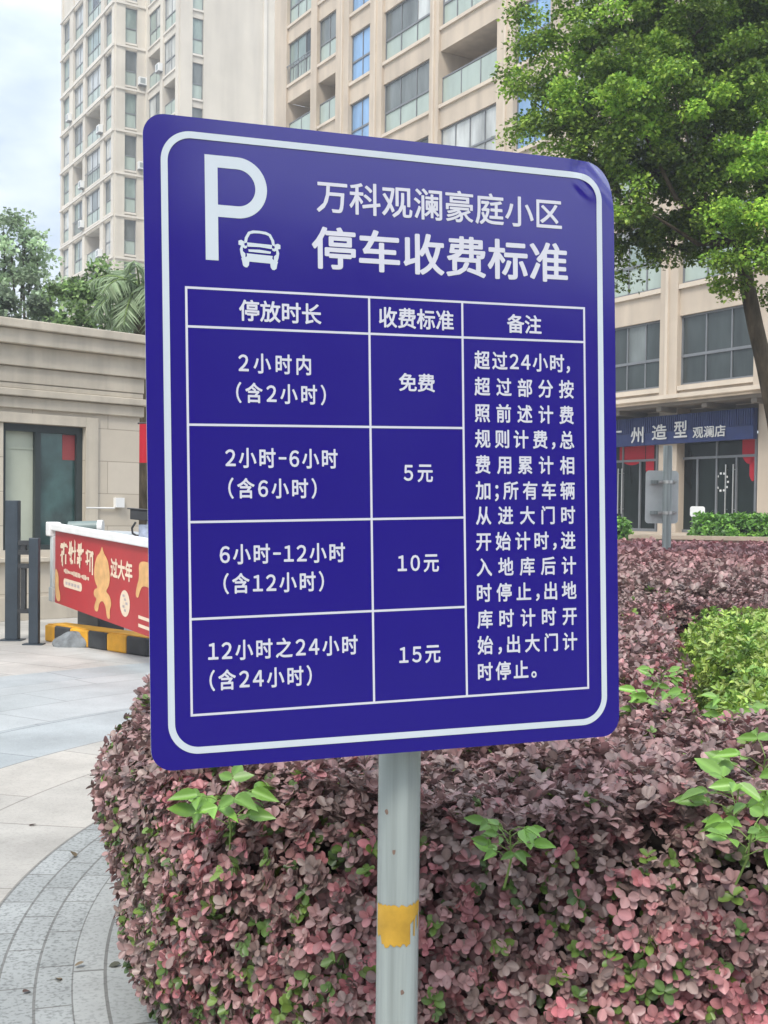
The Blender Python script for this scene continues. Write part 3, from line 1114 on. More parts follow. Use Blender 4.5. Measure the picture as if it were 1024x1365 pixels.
def shopfront(p0, p1, doors, redpx):
    a0, a1 = sat(p0, SETB), sat(p1, SETB)
    fm = MB()
    o = SETB - 0.1
    H, T = 3.9, 3.25
    for a in (a0, a1 - 0.08):
        fr.box(fm, a, a + 0.08, TER, H, o, o + 0.08)
    fr.box(fm, a0 + 0.08, a1 - 0.08, T, T + 0.07, o, o + 0.078)
    fr.box(fm, a0 + 0.08, a1 - 0.08, TER, TER + 0.09, o, o + 0.078)
    n = 4
    for i in range(1, n):
        a = a0 + (a1 - a0) * i / n
        fr.box(fm, a - 0.03, a + 0.03, TER + 0.09, T, o, o + 0.07)
        if i % 2 == 0:
            fr.box(fm, a - 0.03, a + 0.03, T + 0.07, H, o, o + 0.07)
    sf = fm.build('shop_front', M['alu'], rb)
    gm = MB()
    fr.quad(gm, a0 + 0.02, a1 - 0.02, TER, H, o + 0.02)
    gm.build('pane', M['g_shop'], sf)
    for px in doors:
        hm = MB()
        a = sat(px, SETB)
        for off in (0.0,):
            hm.tube([fr.p(a, TER + 0.55, o + 0.14), fr.p(a, TER + 2.0, o + 0.14)], 0.022, 8)
            for hh in (0.7, 1.85):
                hm.tube([fr.p(a, TER + hh, o + 0.05), fr.p(a, TER + hh, o + 0.14)], 0.012, 6)
        hm.build('handle', M['steel'], sf)
    dm = MB()
    for (pa, pb, h0, h1) in redpx:
        a, b = sat(pa, SETB), sat(pb, SETB)
        n = 10
        top_ = [fr.p(a + (b - a) * i / n, h1, o + 0.03) for i in range(n + 1)]
        bot_ = [fr.p(a + (b - a) * i / n, h0 + (h1 - h0) * 0.35 * (1 - math.sin(math.pi * (i + 1) / (n + 2))), o + 0.03) for i in range(n + 1)]
        dm.add(top_ + bot_, [(i, i + 1, n + 2 + i, n + 1 + i) for i in range(n)])
    if redpx:
        dm.build('red_window_decal', M['redcloth'], sf)
    return sf


sf1 = shopfront(1006, 902, (967, 977), [(1004, 985, 3.05, 3.88), (1004, 995, 2.55, 3.2)])
dd = MB()
for i in range(9):                                            # ring of white marks on the glass door
    t_ = math.radians(40 + 280 * i / 8)
    a, hh = sat(959, SETB) + 0.22 * math.cos(t_), 2.55 + 0.26 * math.sin(t_)
    fr.box(dd, a - 0.035, a + 0.035, hh - 0.03, hh + 0.03, SETB - 0.07, SETB - 0.065)
dd.build('white_door_decal', M['white'], sf1)
shopfront(874, 784, (824, 829), [(856, 822, 3.15, 3.8), (868, 857, 2.7, 3.8)])
shopfront(756, 684, (), [])
shopfront(652, 564, (), [])

# navy shop board
SG0, SG1 = sat(1000, SETB + 0.46), sat(700, SETB + 0.46)
bo = fr.p(SG0, 3.72, SETB + 0.28)
sb = thing('shop_sign', bo, 'long navy ribbed shop board with white Chinese characters above the glass doors', 'shop sign')
bm2 = MB()
fr.box(bm2, SG0, SG1, 3.72, 4.58, SETB + 0.26, SETB + 0.42)
nrib = 120
for i in range(nrib):
    a = SG0 + (SG1 - SG0) * (i + 0.2) / nrib
    if i % 1 == 0:
        fr.box(bm2, a, a + 0.045, 4.10, 4.58, SETB + 0.42, SETB + 0.455)
bd = bm2.build('board', M['navy'], sb)
tx = MB()


def shop_fn(px0, px1):
    a0, a1 = sat(px0, SETB + 0.46), sat(px1, SETB + 0.46)
    return lambda u, v, l=0.0: fr.p(a0 + (a1 - a0) * u, v, SETB + 0.46 + l * 20)


for ch, p0, p1, hc, hh in (('广', 802, 826, 4.06, 0.46), ('州', 839, 855, 4.05, 0.48), ('造', 867, 886, 4.09, 0.45), ('型', 896, 913, 4.13, 0.48)):
    fn2 = shop_fn(p0, p1)
    v, f = glyphs(ch, 0.0)
    x0, x1, y0, y1 = v[:, 0].min(), v[:, 0].max(), v[:, 1].min(), v[:, 1].max()
    bold(tx, lambda x, y, l: fn2((x - x0) / (x1 - x0), hc + ((y - y0) / (y1 - y0) - 0.5) * hh, l), v, f, 0.018)
v, f = glyphs('观澜店', 0.0)
x0, x1, y0, y1 = v[:, 0].min(), v[:, 0].max(), v[:, 1].min(), v[:, 1].max()
fn2 = shop_fn(921, 964)
bold(tx, lambda x, y, l: fn2((x - x0) / (x1 - x0), 4.0 + ((y - y0) / (y1 - y0) - 0.5) * 0.33, l), v, f, 0.018)
tx.build('lettering', mat('dull_white_letter', (0.62, 0.62, 0.60), 0.5, 0.1, 4), bd)

# terrace in front of the shops
tr_ = MB()
ta = Face(fr.O, D1, N1)
ta.box(tr_, -12, LEN + 5, 0, TER, -9, 3.2)
tag(tr_.build('terrace', M['kerb']), None, None, kind='structure')

# ------------------------------------------------------------------ shrubs
PURPLE = np.array([[0.235, 0.150, 0.140], [0.285, 0.178, 0.166], [0.190, 0.132, 0.118], [0.325, 0.188, 0.180], [0.240, 0.174, 0.152]])
PINK = np.array([[0.40, 0.140, 0.155], [0.45, 0.175, 0.182], [0.35, 0.15, 0.155]])
GREEN = np.array([[0.11, 0.18, 0.04], [0.16, 0.24, 0.05], [0.08, 0.14, 0.035]])
LIME = np.array([[0.22, 0.35, 0.06], [0.28, 0.39, 0.07], [0.15, 0.27, 0.05], [0.32, 0.40, 0.10]])


def pick(pal, n, jit=0.12):
    c = pal[rg.integers(0, len(pal), n)]
    return np.clip(c * (1 + jit * rg.normal(size=(n, 1))), 0.01, 0.9)


def inside(poly, P):
    x, y = P[:, 0], P[:, 1]
    r = np.zeros(len(P), bool)
    j = len(poly) - 1
    for i in range(len(poly)):
        xi, yi = poly[i]
        xj, yj = poly[j]
        c = ((yi > y) != (yj > y)) & (x < (xj - xi) * (y - yi) / (yj - yi + 1e-12) + xi)
        r ^= c
        j = i
    return r


def smooth_poly(poly, it=2):
    p = np.array(poly, float)
    for _ in range(it):
        q = np.roll(p, -1, 0)
        p = np.stack([0.75 * p + 0.25 * q, 0.25 * p + 0.75 * q], 1).reshape(-1, 2)
    return p


def hill(x, y):
    return 0.030 * np.sin(2.1 * x + 0.7) * np.cos(1.7 * y) + 0.022 * np.sin(4.7 * x - 3.1 * y) + 0.018 * np.sin(9 * x + 5.3 * y + 1) + 0.012 * np.sin(17 * x - 13 * y)


def sprigs(P, N, length, pal_fn, nleaf, depth=0.05, upb=0.45, spread=1.0, shape=OBOVATE, wid=1.0, jit=0.38):
    """twig tips with a whorl of leaves each"""
    n = len(P)
    D = norm(N + np.array([0, 0, upb]) + jit * rg.normal(size=(n, 3)))
    P = P - N * (depth * rg.random((n, 1)) ** 1.1)
    H = norm(np.cross(D, unit_rand(n)))
    G = np.cross(D, H)
    parts = []
    ph = rg.random(n) * 6.28
    C0 = pal_fn(P, n)
    Ls = length * (0.72 + 0.56 * rg.random(n))
    for i in range(nleaf):
        t = ph + (i % 2) * math.pi + (i // 2) * 1.57 + rg.normal(size=n) * 0.35
        rad = H * np.cos(t)[:, None] + G * np.sin(t)[:, None]
        el = (0.25 + 0.5 * i / max(1, nleaf - 1)) * spread
        A = norm(rad * math.cos(el) + D * math.sin(el) + 0.15 * rg.normal(size=(n, 3)))
        Nn = norm(D * math.cos(el) - rad * math.sin(el) + 0.2 * rg.normal(size=(n, 3)))
        base = P + D * (Ls * (0.15 + 0.55 * i / nleaf))[:, None]
        C = np.clip(C0 * (1 + 0.13 * rg.normal(size=(n, 1))), 0.01, 0.9)
        parts.append(leaf_arrays(base, A, Nn, Ls * (0.8 + 0.35 * rg.random(n)), C, shape, 0.3, 0.2, wid, vein=0.65))
    return parts


def hedge(name, poly, top, label, pal_side, pal_top, origin, zones, side_len, core_mat, side_density, cat='hedge', foot=0.10, wid=1.0, shape=OBOVATE, view=None, nleaf=5):
    root = thing(name, origin, label, cat)
    bp = smooth_poly(poly)
    area = 0.5 * np.sum(bp[:, 0] * np.roll(bp[:, 1], -1) - np.roll(bp[:, 0], -1) * bp[:, 1])
    if area < 0:
        bp = bp[::-1]
    seg = np.roll(bp, -1, 0) - bp
    sl_ = np.linalg.norm(seg, axis=1)
    nrm = np.stack([seg[:, 1], -seg[:, 0]], 1) / sl_[:, None]
    parts = []
    # sides
    ntot = 0
    cnt = []
    for i in range(len(bp)):
        mid = bp[i] + seg[i] / 2
        vis = nrm[i] @ (-mid) > -0.3
        dist = max(2.0, np.linalg.norm(mid))
        dens = side_density / max(1.0, (dist / 3.2) ** 1.3) if vis else side_density * 0.12 / max(1.0, (dist / 3.2))
        cnt.append(rg.poisson(dens * sl_[i] * top))
    idx = np.repeat(np.arange(len(bp)), cnt)
    if len(idx):
        f = rg.random(len(idx))[:, None]
        xy = bp[idx] + seg[idx] * f
        nn = norm(nrm[idx] * (1 - f) + nrm[(idx + 1) % len(bp)] * f)
        t = rg.random(len(idx)) ** 0.82
        prof_t = np.array([0, 0.3, 0.55, 0.75, 0.88, 0.96, 1.0])
        prof_o = np.array([-foot, -0.03, 0.0, -0.01, -0.06, -0.15, -0.28])
        prof_h = np.array([0.02, 0.30, 0.55, 0.75, 0.90, 0.97, 1.0]) * top
        o = np.interp(t, prof_t, prof_o)
        hh = np.interp(t, prof_t, prof_h)
        el = np.interp(t, [0, 0.55, 0.75, 0.9, 1.0], [-0.25, 0.0, 0.25, 0.8, 1.35])
        bulge = 0.045 * np.sin(5.1 * xy[:, 0] + 3 * xy[:, 1]) * np.sin(6 * hh + 2 * xy[:, 0]) + 0.02 * np.sin(13 * xy[:, 0] - 9 * hh)
        P = np.concatenate([xy + nn * (o + bulge)[:, None], hh[:, None]], 1)
        P[:, 2] += np.where(t > 0.85, hill(P[:, 0], P[:, 1]), 0)
        N = np.concatenate([nn * np.cos(el)[:, None], np.sin(el)[:, None]], 1)
        dist = np.maximum(2.2, np.linalg.norm(xy, axis=1))
        big = side_len * np.maximum(1.0, (dist / 3.2) ** 0.42)
        parts += sprigs(P, N, big, pal_side, nleaf, 0.125, 0.42, shape=shape, wid=wid)
    # top, in zones of depth
    x0, y0 = bp.min(0)
    x1, y1 = bp.max(0)
    for (za, zb, dens, ln) in zones:
        ya, yb = max(y0, za), min(y1, zb)
        if yb <= ya:
            continue
        n = int(dens * (x1 - x0) * (yb - ya))
        Q = np.stack([x0 + (x1 - x0) * rg.random(n), ya + (yb - ya) * rg.random(n)], 1)
        Q = Q[inside(bp, Q)]
        if view is not None:
            Q = Q[view(Q) | (rg.random(len(Q)) < 0.3)]
        # drop those too close to the rim
        dmin = np.full(len(Q), 9.0)
        for i in range(len(bp)):
            ap = Q - bp[i]
            tt = np.clip((ap @ seg[i]) / (sl_[i] ** 2 + 1e-12), 0, 1)
            dmin = np.minimum(dmin, np.linalg.norm(ap - tt[:, None] * seg[i], axis=1))
        Q = Q[dmin > 0.09]
        z = top + hill(Q[:, 0], Q[:, 1])
        P = np.concatenate([Q, z[:, None]], 1)
        N = norm(np.stack([0.25 * rg.normal(size=len(Q)), 0.25 * rg.normal(size=len(Q)), np.ones(len(Q))], 1))
        parts += sprigs(P, N, np.full(len(Q), ln), pal_top, nleaf, 0.11, 0.3, shape=shape, wid=wid)
    leaf_object('foliage', parts, M['leaf'], root)
    # the twiggy inside
    cm = MB()
    cen = bp.mean(0)
    off = bp - nrm * 0.13
    off2 = bp - nrm * 0.30
    k = len(bp)
    cm.add([(x, y, 0.0) for x, y in off] + [(x, y, top * 0.66) for x, y in off] + [(x, y, top - 0.17) for x, y in off2],
           [(i, (i + 1) % k, k + (i + 1) % k, k + i) for i in range(k)] + [(k + i, k + (i + 1) % k, 2 * k + (i + 1) % k, 2 * k + i) for i in range(k)] + [tuple(range(2 * k, 3 * k))])
    cm.build('twigs', core_mat, root)
    return root


def pal_near(P, n):
    c = pick(PURPLE, n)
    h_ = P[:, 2]
    x = P[:, 0]
    patch = np.sin(5.3 * x + 1.2) * np.sin(7.1 * h_ + 2.0 * x) + 0.5 * rg.normal(size=n)
    pk = (rg.random(n) < np.clip(0.62 - 0.75 * (h_ - 0.25), 0.04, 0.72)) & (x > -0.55) | ((patch > 1.05) & (x > -0.6))
    mixf = (0.35 + 0.65 * rg.random(n))[:, None]
    c = np.where(pk[:, None], c * (1 - mixf) + pick(PINK, n) * mixf, c)
    gr = rg.random(n) < np.clip(0.24 - 0.22 * h_, 0.03, 0.24)
    return np.where(gr[:, None], pick(GREEN, n), c)


def pal_top(P, n):
    c = pick(PURPLE, n) * np.array([1.0, 0.98, 1.0])
    pk = np.sin(1.9 * P[:, 0] + 0.6) * np.sin(1.3 * P[:, 1] + 2.2) + 0.45 * rg.normal(size=n) > 0.75
    c = np.where(pk[:, None], 0.5 * c + 0.5 * pick(PINK, n), c)
    gr = rg.random(n) < 0.025
    return np.where(gr[:, None], pick(GREEN, n), c)


def pal_far(P, n):
    c = pick(PURPLE, n)
    f = np.clip((P[:, 1] - 10) / 10, 0, 1)[:, None] * (0.35 + 0.4 * rg.random((n, 1)))
    return c * (1 - f) + pick(PINK, n) * 0.95 * f


def pal_lime(P, n):
    return pick(LIME, n, 0.18)


def pal_green(P, n):
    return pick(np.array([[0.11, 0.26, 0.03], [0.16, 0.33, 0.04], [0.08, 0.19, 0.03]]), n, 0.15)


front_poly = [(4.2, 2.25), (2.5, 2.27), (1.0, 2.32), (0.3, 2.36), (-0.17, 2.50), (-0.51, 2.82), (-0.74, 3.22), (-0.885, 3.72), (-0.955, 4.3), (-0.98, 5.0),
              (-0.92, 5.8), (-0.75, 6.8), (-0.3, 7.9), (0.5, 8.6), (1.4, 8.75), (5.4, 8.75), (5.4, 8.3), (2.16, 8.28), (2.02, 8.2), (1.68, 6.7), (1.50, 5.6), (1.25, 4.75), (1.06, 3.95), (0.98, 3.6), (1.12, 3.38), (4.2, 3.30)]
hedge('hedge', front_poly, 0.90, 'clipped purple-leaved hedge with a rounded end, right behind the parking sign', pal_near, pal_top, (1.0, 4.0, 0),
      [(2.2, 3.6, 2500, 0.0240), (3.6, 5.5, 1650, 0.028), (5.5, 8.7, 820, 0.035)], 0.0235, M['soil'], 4500, foot=0.17)
sp_ = smooth_poly(front_poly)
if np.sum(sp_[:, 0] * np.roll(sp_[:, 1], -1) - np.roll(sp_[:, 0], -1) * sp_[:, 1]) < 0:
    sp_ = sp_[::-1]
_tg = norm(np.roll(sp_, -1, 0) - np.roll(sp_, 1, 0))
sp_ = sp_ - 0.2 * np.stack([_tg[:, 1], -_tg[:, 0]], 1)
so_ = MB()
so_.add([(x, y, 0.009) for x, y in sp_], [tuple(range(len(sp_)))])
tag(so_.build('soil', M['soil'], fixn=True), None, None, kind='structure')
far_poly = [(0.5, 9.4), (2.6, 9.2), (6.5, 9.4), (9.5, 12), (12.5, 18), (14, 22), (9.5, 23.8), (5.0, 24.5), (2.2, 22), (1.0, 15)]
hedge('hedge', far_poly, 0.92, 'broad purple-pink hedge spreading across the back of the bed, below the shop terrace', pal_far, pal_far, (5, 15, 0),
      [(9, 12, 300, 0.052), (12, 16, 190, 0.066), (16, 25, 110, 0.085)], 0.036, M['soil'], 1500)
lime_poly = [(1.08, 3.62), (1.17, 3.95), (1.36, 4.75), (1.61, 5.6), (1.80, 6.7), (2.12, 8.08), (2.16, 8.2), (2.3, 8.22), (5.4, 8.22), (5.5, 3.40), (3.0, 3.42), (1.2, 3.46)]
hedge('hedge', lime_poly, 0.865, 'patch of yellow-green shrub set into the purple hedges', pal_lime, pal_lime, (3.5, 6.5, 0),
      [(3.4, 5.0, 1500, 0.028), (5.0, 8.3, 1100, 0.033)], 0.030, M['greencore'], 1800, shape=POINTED, wid=0.7)

# green hedge and kerb on the terrace edge
gk = fr.p(sc_(1030), TER, 3.0)
q0, q1 = at(905, 700, 26.5), at(1100, 700, 24.0)
dxy = norm((q1 - q0)[None, :2])[0]
nx = np.array([dxy[1], -dxy[0]])
gpoly = [tuple(q0[:2]), tuple(q1[:2]), tuple(q1[:2] - nx * 1.3), tuple(q0[:2] - nx * 1.3)]
hedge('hedge', gpoly, 1.52, 'bright green low hedge growing on the terrace edge in front of the shop doors', pal_green, pal_green, (q0[0], q0[1], 0),
      [(20, 30, 170, 0.10)], 0.035, M['greencore'], 5200, foot=0.0, shape=POINTED, wid=0.8, nleaf=4)
g2a, g2b = at(815, 700, 28.5), at(848, 700, 28.0)
gpoly2 = [tuple(g2a[:2]), tuple(g2b[:2]), tuple(g2b[:2] + np.array([0, 0.9])), tuple(g2a[:2] + np.array([0, 0.9]))]
hedge('shrub', gpoly2, 1.40, 'small dark green shrub at the shop window, just past the right edge of the sign', pal_green, pal_green, (g2a[0], g2a[1], 0),
      [(20, 32, 170, 0.10)], 0.035, M['greencore'], 4200, cat='shrub', foot=0.0, shape=POINTED, wid=0.8, nleaf=4)
kb = MB()
ka, kc = at(838, 716, 24.6), at(1110, 716, 23.2)
dk = kc - ka
dk[2] = 0
nk = np.array([-dk[1], dk[0], 0]) / np.linalg.norm(dk)
ka[2] = 0
kb.para(ka, dk, nk * 0.35, (0, 0, 1.04))
kb.para(ka + np.array([0, 0, 1.04]) - nk * 0.05, dk, nk * 0.45, (0, 0, 0.08))
tag(kb.build('retaining_wall', M['kerb'], None, tuple(ka)), 'low tan stone retaining wall with a coping below the green hedge', 'wall')

# weeds standing out of the hedge
def weed(px, py, Y, n, ln, label, h_stem=0.10, seed=0, spread=1.0):
    r_ = random.Random(seed)
    n, ln = n + 3, ln * 0.80
    tip = at(px, py, Y)
    basep = tip - np.array([0, -0.09, h_stem + 0.05])
    root = thing('weed', basep, label, 'weed', 'light green weeds poking out of the hedge')
    sm = MB()
    parts = []
    top_ = tip
    sm.tube([basep, basep * 0.5 + top_ * 0.5 + np.array([0.008, 0, 0]), top_], [0.0028, 0.0022, 0.0014], 6)
    for i in range(n):
        a = 2.4 * i + r_.random() * 0.6 + seed
        f = 0.45 + 0.55 * (i + 1) / n
        st_ = basep + (top_ - basep) * f
        d = np.array([math.cos(a), math.sin(a) * 0.7 - 0.15, 0.25 + 0.25 * r_.random()])
        d /= np.linalg.norm(d)
        pl = ln * (0.75 + 0.6 * r_.random()) * spread
        e = st_ + d * pl
        sm.tube([st_, st_ * 0.5 + e * 0.5 + np.array([0, 0, 0.006]), e], 0.0012, 5)
        P, A, N, L = [], [], [], []
        side = np.array([-d[1], d[0], 0])
        side /= np.linalg.norm(side)
        for q, (fx, sc) in enumerate(((0.0, 1.0), (1.1, 0.86), (-1.1, 0.86))):
            ax = d * math.cos(fx) + side * math.sin(fx) + np.array([0, 0, -0.25 + 0.2 * r_.random()])
            P.append(e - d * (0.0 if q == 0 else 0.006))
            A.append(ax)
            N.append([0.4 * r_.gauss(0, 1), -0.75 + 0.3 * r_.gauss(0, 1), 0.7])
            L.append(ln * sc * (0.8 + 0.35 * r_.random()))
        C = np.array([[0.155, 0.30, 0.05]] * 3) * (0.6 + 0.6 * r_.random())
        parts.append(leaf_arrays(np.array(P), np.array(A), np.array(N), np.array(L), C, SERR, 0.28, 0.45, 0.74, vein=1.0))
    leaf_object('leaves', parts, M['leaf'], root)
    sm.build('stem', M['stem'], root)
    return root


SERR = [(0.0, 0.0), (0.08, 0.17), (0.2, 0.30), (0.22, 0.28), (0.38, 0.37), (0.41, 0.34), (0.58, 0.33), (0.61, 0.29), (0.76, 0.21), (0.79, 0.17), (1.0, 0.0)]
weed(300, 1062, 2.62, 6, 0.078, 'big bright green weed poking out under the lower left corner of the blue sign', 0.12, 1)
weed(680, 1108, 2.26, 7, 0.052, 'light green weed sprig on the hedge face, right of the pole', 0.09, 2)
weed(872, 926, 3.45, 5, 0.070, 'green weed on the hedge top by the lower right corner of the sign', 0.10, 3)
weed(985, 1050, 2.38, 6, 0.074, 'broad-leaved weed at the right frame edge, the middle one of three close together', 0.12, 4)
weed(1002, 1108, 2.18, 4, 0.072, 'broad-leaved weed at the right frame edge, the lowest of three close together', 0.08, 5)
weed(1020, 1008, 2.55, 4, 0.074, 'broad-leaved weed at the right frame edge, the highest of three close together', 0.12, 6)
weed(985, 945, 3.3, 4, 0.065, 'flat green weed beside the yellow-green shrub patch', 0.08, 7)
weed(925, 955, 3.4, 3, 0.042, 'tiny lime sprout on the hedge top, below the yellow-green patch', 0.06, 8)
weed(882, 897, 4.1, 3, 0.055, 'small weed just above the one at the lower right corner of the sign', 0.07, 10)

# ------------------------------------------------------------------ trees
def crown_leaves(clumps, per_r2, ln, pal, shape=DIAMOND, wid=1.0, flat=0.75, tuft=0.21):
    """each clump is a cloud of flattened leaf tufts with air between them"""
    parts = []
    for (c, r, tone) in clumps:
        k = max(5, int(1.35 * (r / tuft) ** 2.2))
        d = unit_rand(k)
        sub = np.asarray(c) + d * (r * (0.35 + 0.7 * rg.random((k, 1)) ** 0.6)) * np.array([1, 1, flat])
        n = int(per_r2 * r * r)
        own = rg.integers(0, k, n)
        sz = (tuft * (0.6 + 0.8 * rg.random(k)))[own][:, None]
        off = unit_rand(n) * rg.random((n, 1)) ** 0.45 * np.array([1, 1, 0.55])
        off[:, 2] += 0.25 * (1 - (off[:, :2] ** 2).sum(1))
        P = sub[own] + off * sz
        dd = norm(off + np.array([0, 0, 0.2]))
        A = norm(dd * 0.8 + unit_rand(n) * 0.8 + np.array([0, 0, -0.3]))
        N = norm(np.array([0, 0, 0.8]) + dd * 0.7 + 0.45 * rg.normal(size=(n, 3)))
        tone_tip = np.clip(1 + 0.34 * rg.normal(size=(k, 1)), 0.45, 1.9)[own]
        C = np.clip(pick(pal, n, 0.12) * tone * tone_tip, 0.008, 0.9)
        parts.append(leaf_arrays(P, A, N, ln * (0.7 + 0.6 * rg.random(n)), C, shape, 0.2, 0.15, wid))
    return parts


def limbs(mb, start, rad, ends):
    for (c, r, _) in ends:
        c = np.asarray(c)
        m1 = start * 0.55 + c * 0.45 + np.array([rnd.uniform(-.2, .2), rnd.uniform(-.2, .2), -0.15 * np.linalg.norm(c - start)])
        mb.tube([start, m1, c], [rad, rad * 0.55, rad * 0.12], 7)


CAMPHOR = np.array([[0.160, 0.280, 0.036], [0.210, 0.340, 0.044], [0.115, 0.22, 0.030], [0.30, 0.43, 0.06]])
ZT = 15.0
tb = at(1062, 700, ZT)
tree = thing('camphor_tree', (tb[0], tb[1], 0), 'large leafy green tree hanging over the top right corner of the sign', 'tree')
tmb = MB()
path = [np.array([tb[0] + 0.12, tb[1], 0.0]), at(1050, 660, ZT), at(1034, 560, ZT), at(1020, 490, ZT), at(1007, 435, ZT), at(996, 380, ZT), at(985, 320, ZT), at(960, 240, ZT), at(930, 160, ZT), at(915, 60, ZT)]
tmb.tube(path, [0.15, 0.122, 0.112, 0.106, 0.10, 0.096, 0.088, 0.07, 0.055, 0.03], 14)
cl = []
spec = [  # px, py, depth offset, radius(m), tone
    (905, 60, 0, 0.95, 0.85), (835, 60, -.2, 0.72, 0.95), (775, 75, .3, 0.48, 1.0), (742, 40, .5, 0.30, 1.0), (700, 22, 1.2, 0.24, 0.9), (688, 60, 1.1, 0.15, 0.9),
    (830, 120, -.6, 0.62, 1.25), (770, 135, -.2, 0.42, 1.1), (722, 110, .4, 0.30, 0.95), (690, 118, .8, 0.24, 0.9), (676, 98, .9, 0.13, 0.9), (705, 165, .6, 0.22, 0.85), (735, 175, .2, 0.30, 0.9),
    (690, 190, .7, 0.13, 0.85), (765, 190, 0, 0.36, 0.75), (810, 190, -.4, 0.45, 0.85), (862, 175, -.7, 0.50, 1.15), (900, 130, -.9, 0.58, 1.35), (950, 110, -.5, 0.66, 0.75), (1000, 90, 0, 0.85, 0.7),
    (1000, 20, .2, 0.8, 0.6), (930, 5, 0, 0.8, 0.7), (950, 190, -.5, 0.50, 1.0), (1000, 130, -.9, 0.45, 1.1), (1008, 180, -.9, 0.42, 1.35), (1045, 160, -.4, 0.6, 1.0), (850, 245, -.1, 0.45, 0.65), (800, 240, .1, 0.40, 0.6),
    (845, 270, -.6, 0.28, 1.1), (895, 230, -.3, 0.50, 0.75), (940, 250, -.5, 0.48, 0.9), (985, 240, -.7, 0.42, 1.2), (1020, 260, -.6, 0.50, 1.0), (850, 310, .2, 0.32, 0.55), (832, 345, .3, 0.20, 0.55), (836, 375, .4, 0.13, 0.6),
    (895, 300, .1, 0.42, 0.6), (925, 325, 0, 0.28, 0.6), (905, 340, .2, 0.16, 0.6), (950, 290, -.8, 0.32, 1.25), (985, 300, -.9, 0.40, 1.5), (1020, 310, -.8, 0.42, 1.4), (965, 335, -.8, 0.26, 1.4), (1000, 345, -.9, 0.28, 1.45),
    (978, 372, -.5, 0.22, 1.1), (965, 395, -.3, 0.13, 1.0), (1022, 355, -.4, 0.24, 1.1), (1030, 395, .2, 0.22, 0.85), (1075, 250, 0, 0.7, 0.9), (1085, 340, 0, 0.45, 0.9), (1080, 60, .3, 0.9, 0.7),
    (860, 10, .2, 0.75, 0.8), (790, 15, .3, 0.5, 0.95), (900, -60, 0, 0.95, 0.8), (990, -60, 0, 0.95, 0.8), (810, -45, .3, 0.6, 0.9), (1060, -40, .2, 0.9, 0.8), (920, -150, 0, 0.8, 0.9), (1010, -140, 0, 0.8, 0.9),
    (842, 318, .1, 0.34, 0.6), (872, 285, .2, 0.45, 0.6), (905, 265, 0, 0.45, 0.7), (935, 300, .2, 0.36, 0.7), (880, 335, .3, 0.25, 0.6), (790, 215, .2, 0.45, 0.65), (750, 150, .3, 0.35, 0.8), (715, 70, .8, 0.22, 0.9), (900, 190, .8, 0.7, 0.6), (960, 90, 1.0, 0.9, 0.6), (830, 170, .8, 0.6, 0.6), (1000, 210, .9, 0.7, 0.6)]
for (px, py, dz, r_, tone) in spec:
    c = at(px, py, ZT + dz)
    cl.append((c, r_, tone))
limbs(tmb, path[6], 0.055, [cl[i] for i in (6, 17, 25, 28, 33, 36, 41, 46, 14)])
limbs(tmb, path[7], 0.05, [cl[i] for i in (0, 1, 7, 9, 12, 18, 24, 29)])
limbs(tmb, path[9], 0.03, [cl[i] for i in (2, 4, 51, 53, 54, 57)])
tmb.build('trunk', M['bark'], tree)
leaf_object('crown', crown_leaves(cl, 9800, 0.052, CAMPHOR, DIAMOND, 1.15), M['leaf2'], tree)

GREYGREEN = np.array([[0.27, 0.36, 0.215], [0.31, 0.40, 0.25], [0.21, 0.29, 0.165]])


def bush_tree(name, basepx, Z, spec, label, pal, per, ln, rad=0.12):
    b = at(basepx, 700, Z)
    root = thing(name, (b[0], b[1], 0), label, 'tree', 'trees behind the booth')
    cs = [(at(px, py, Z + dz), r_, t_) for (px, py, dz, r_, t_) in spec]
    mb = MB()
    topc = np.mean([c[0] for c in cs], 0)
    fork = np.array([b[0], b[1], topc[2] * 0.55])
    mb.tube([(b[0], b[1], 0), fork * np.array([1, 1, 0.5]), fork], [rad, rad * 0.85, rad * 0.7], 10)
    limbs(mb, fork, rad * 0.5, cs)
    mb.build('trunk', M['bark'], root)
    leaf_object('crown', crown_leaves(cs, per, ln, pal, DIAMOND, 1.1, tuft=0.26), M['leaf2'], root)


bush_tree('tree', 30, 30.0, [(15, 330, 0, 0.75, 1.2), (40, 350, .3, 0.6, 1.25), (30, 310, .4, 0.42, 1.2), (5, 300, .2, 0.40, 1.2), (52, 322, .5, 0.2, 1.2), (48, 375, 0, 0.45, 1.15), (20, 385, 0, 0.65, 1.1), (-15, 350, 0, 0.8, 1.2), (65, 395, 0, 0.3, 1.1), (75, 380, .3, 0.2, 1.2), (36, 292, .5, 0.16, 1.2)],
          'tall airy grey-green tree at the left frame edge against the sky', GREYGREEN, 1500, 0.12, 0.16)
bush_tree('tree', 60, 25.0, [(15, 420, 0, 0.7, 0.85), (50, 425, 0, 0.55, 0.95), (0, 400, .4, 0.5, 0.9), (80, 410, 0, 0.45, 1.0), (30, 445, -.3, 0.4, 0.8), (70, 440, -.3, 0.45, 0.85), (-20, 430, 0, 0.7, 0.9)],
          'dark rounded tree close over the left end of the booth roof', GREYGREEN * 0.85, 2600, 0.10, 0.12)
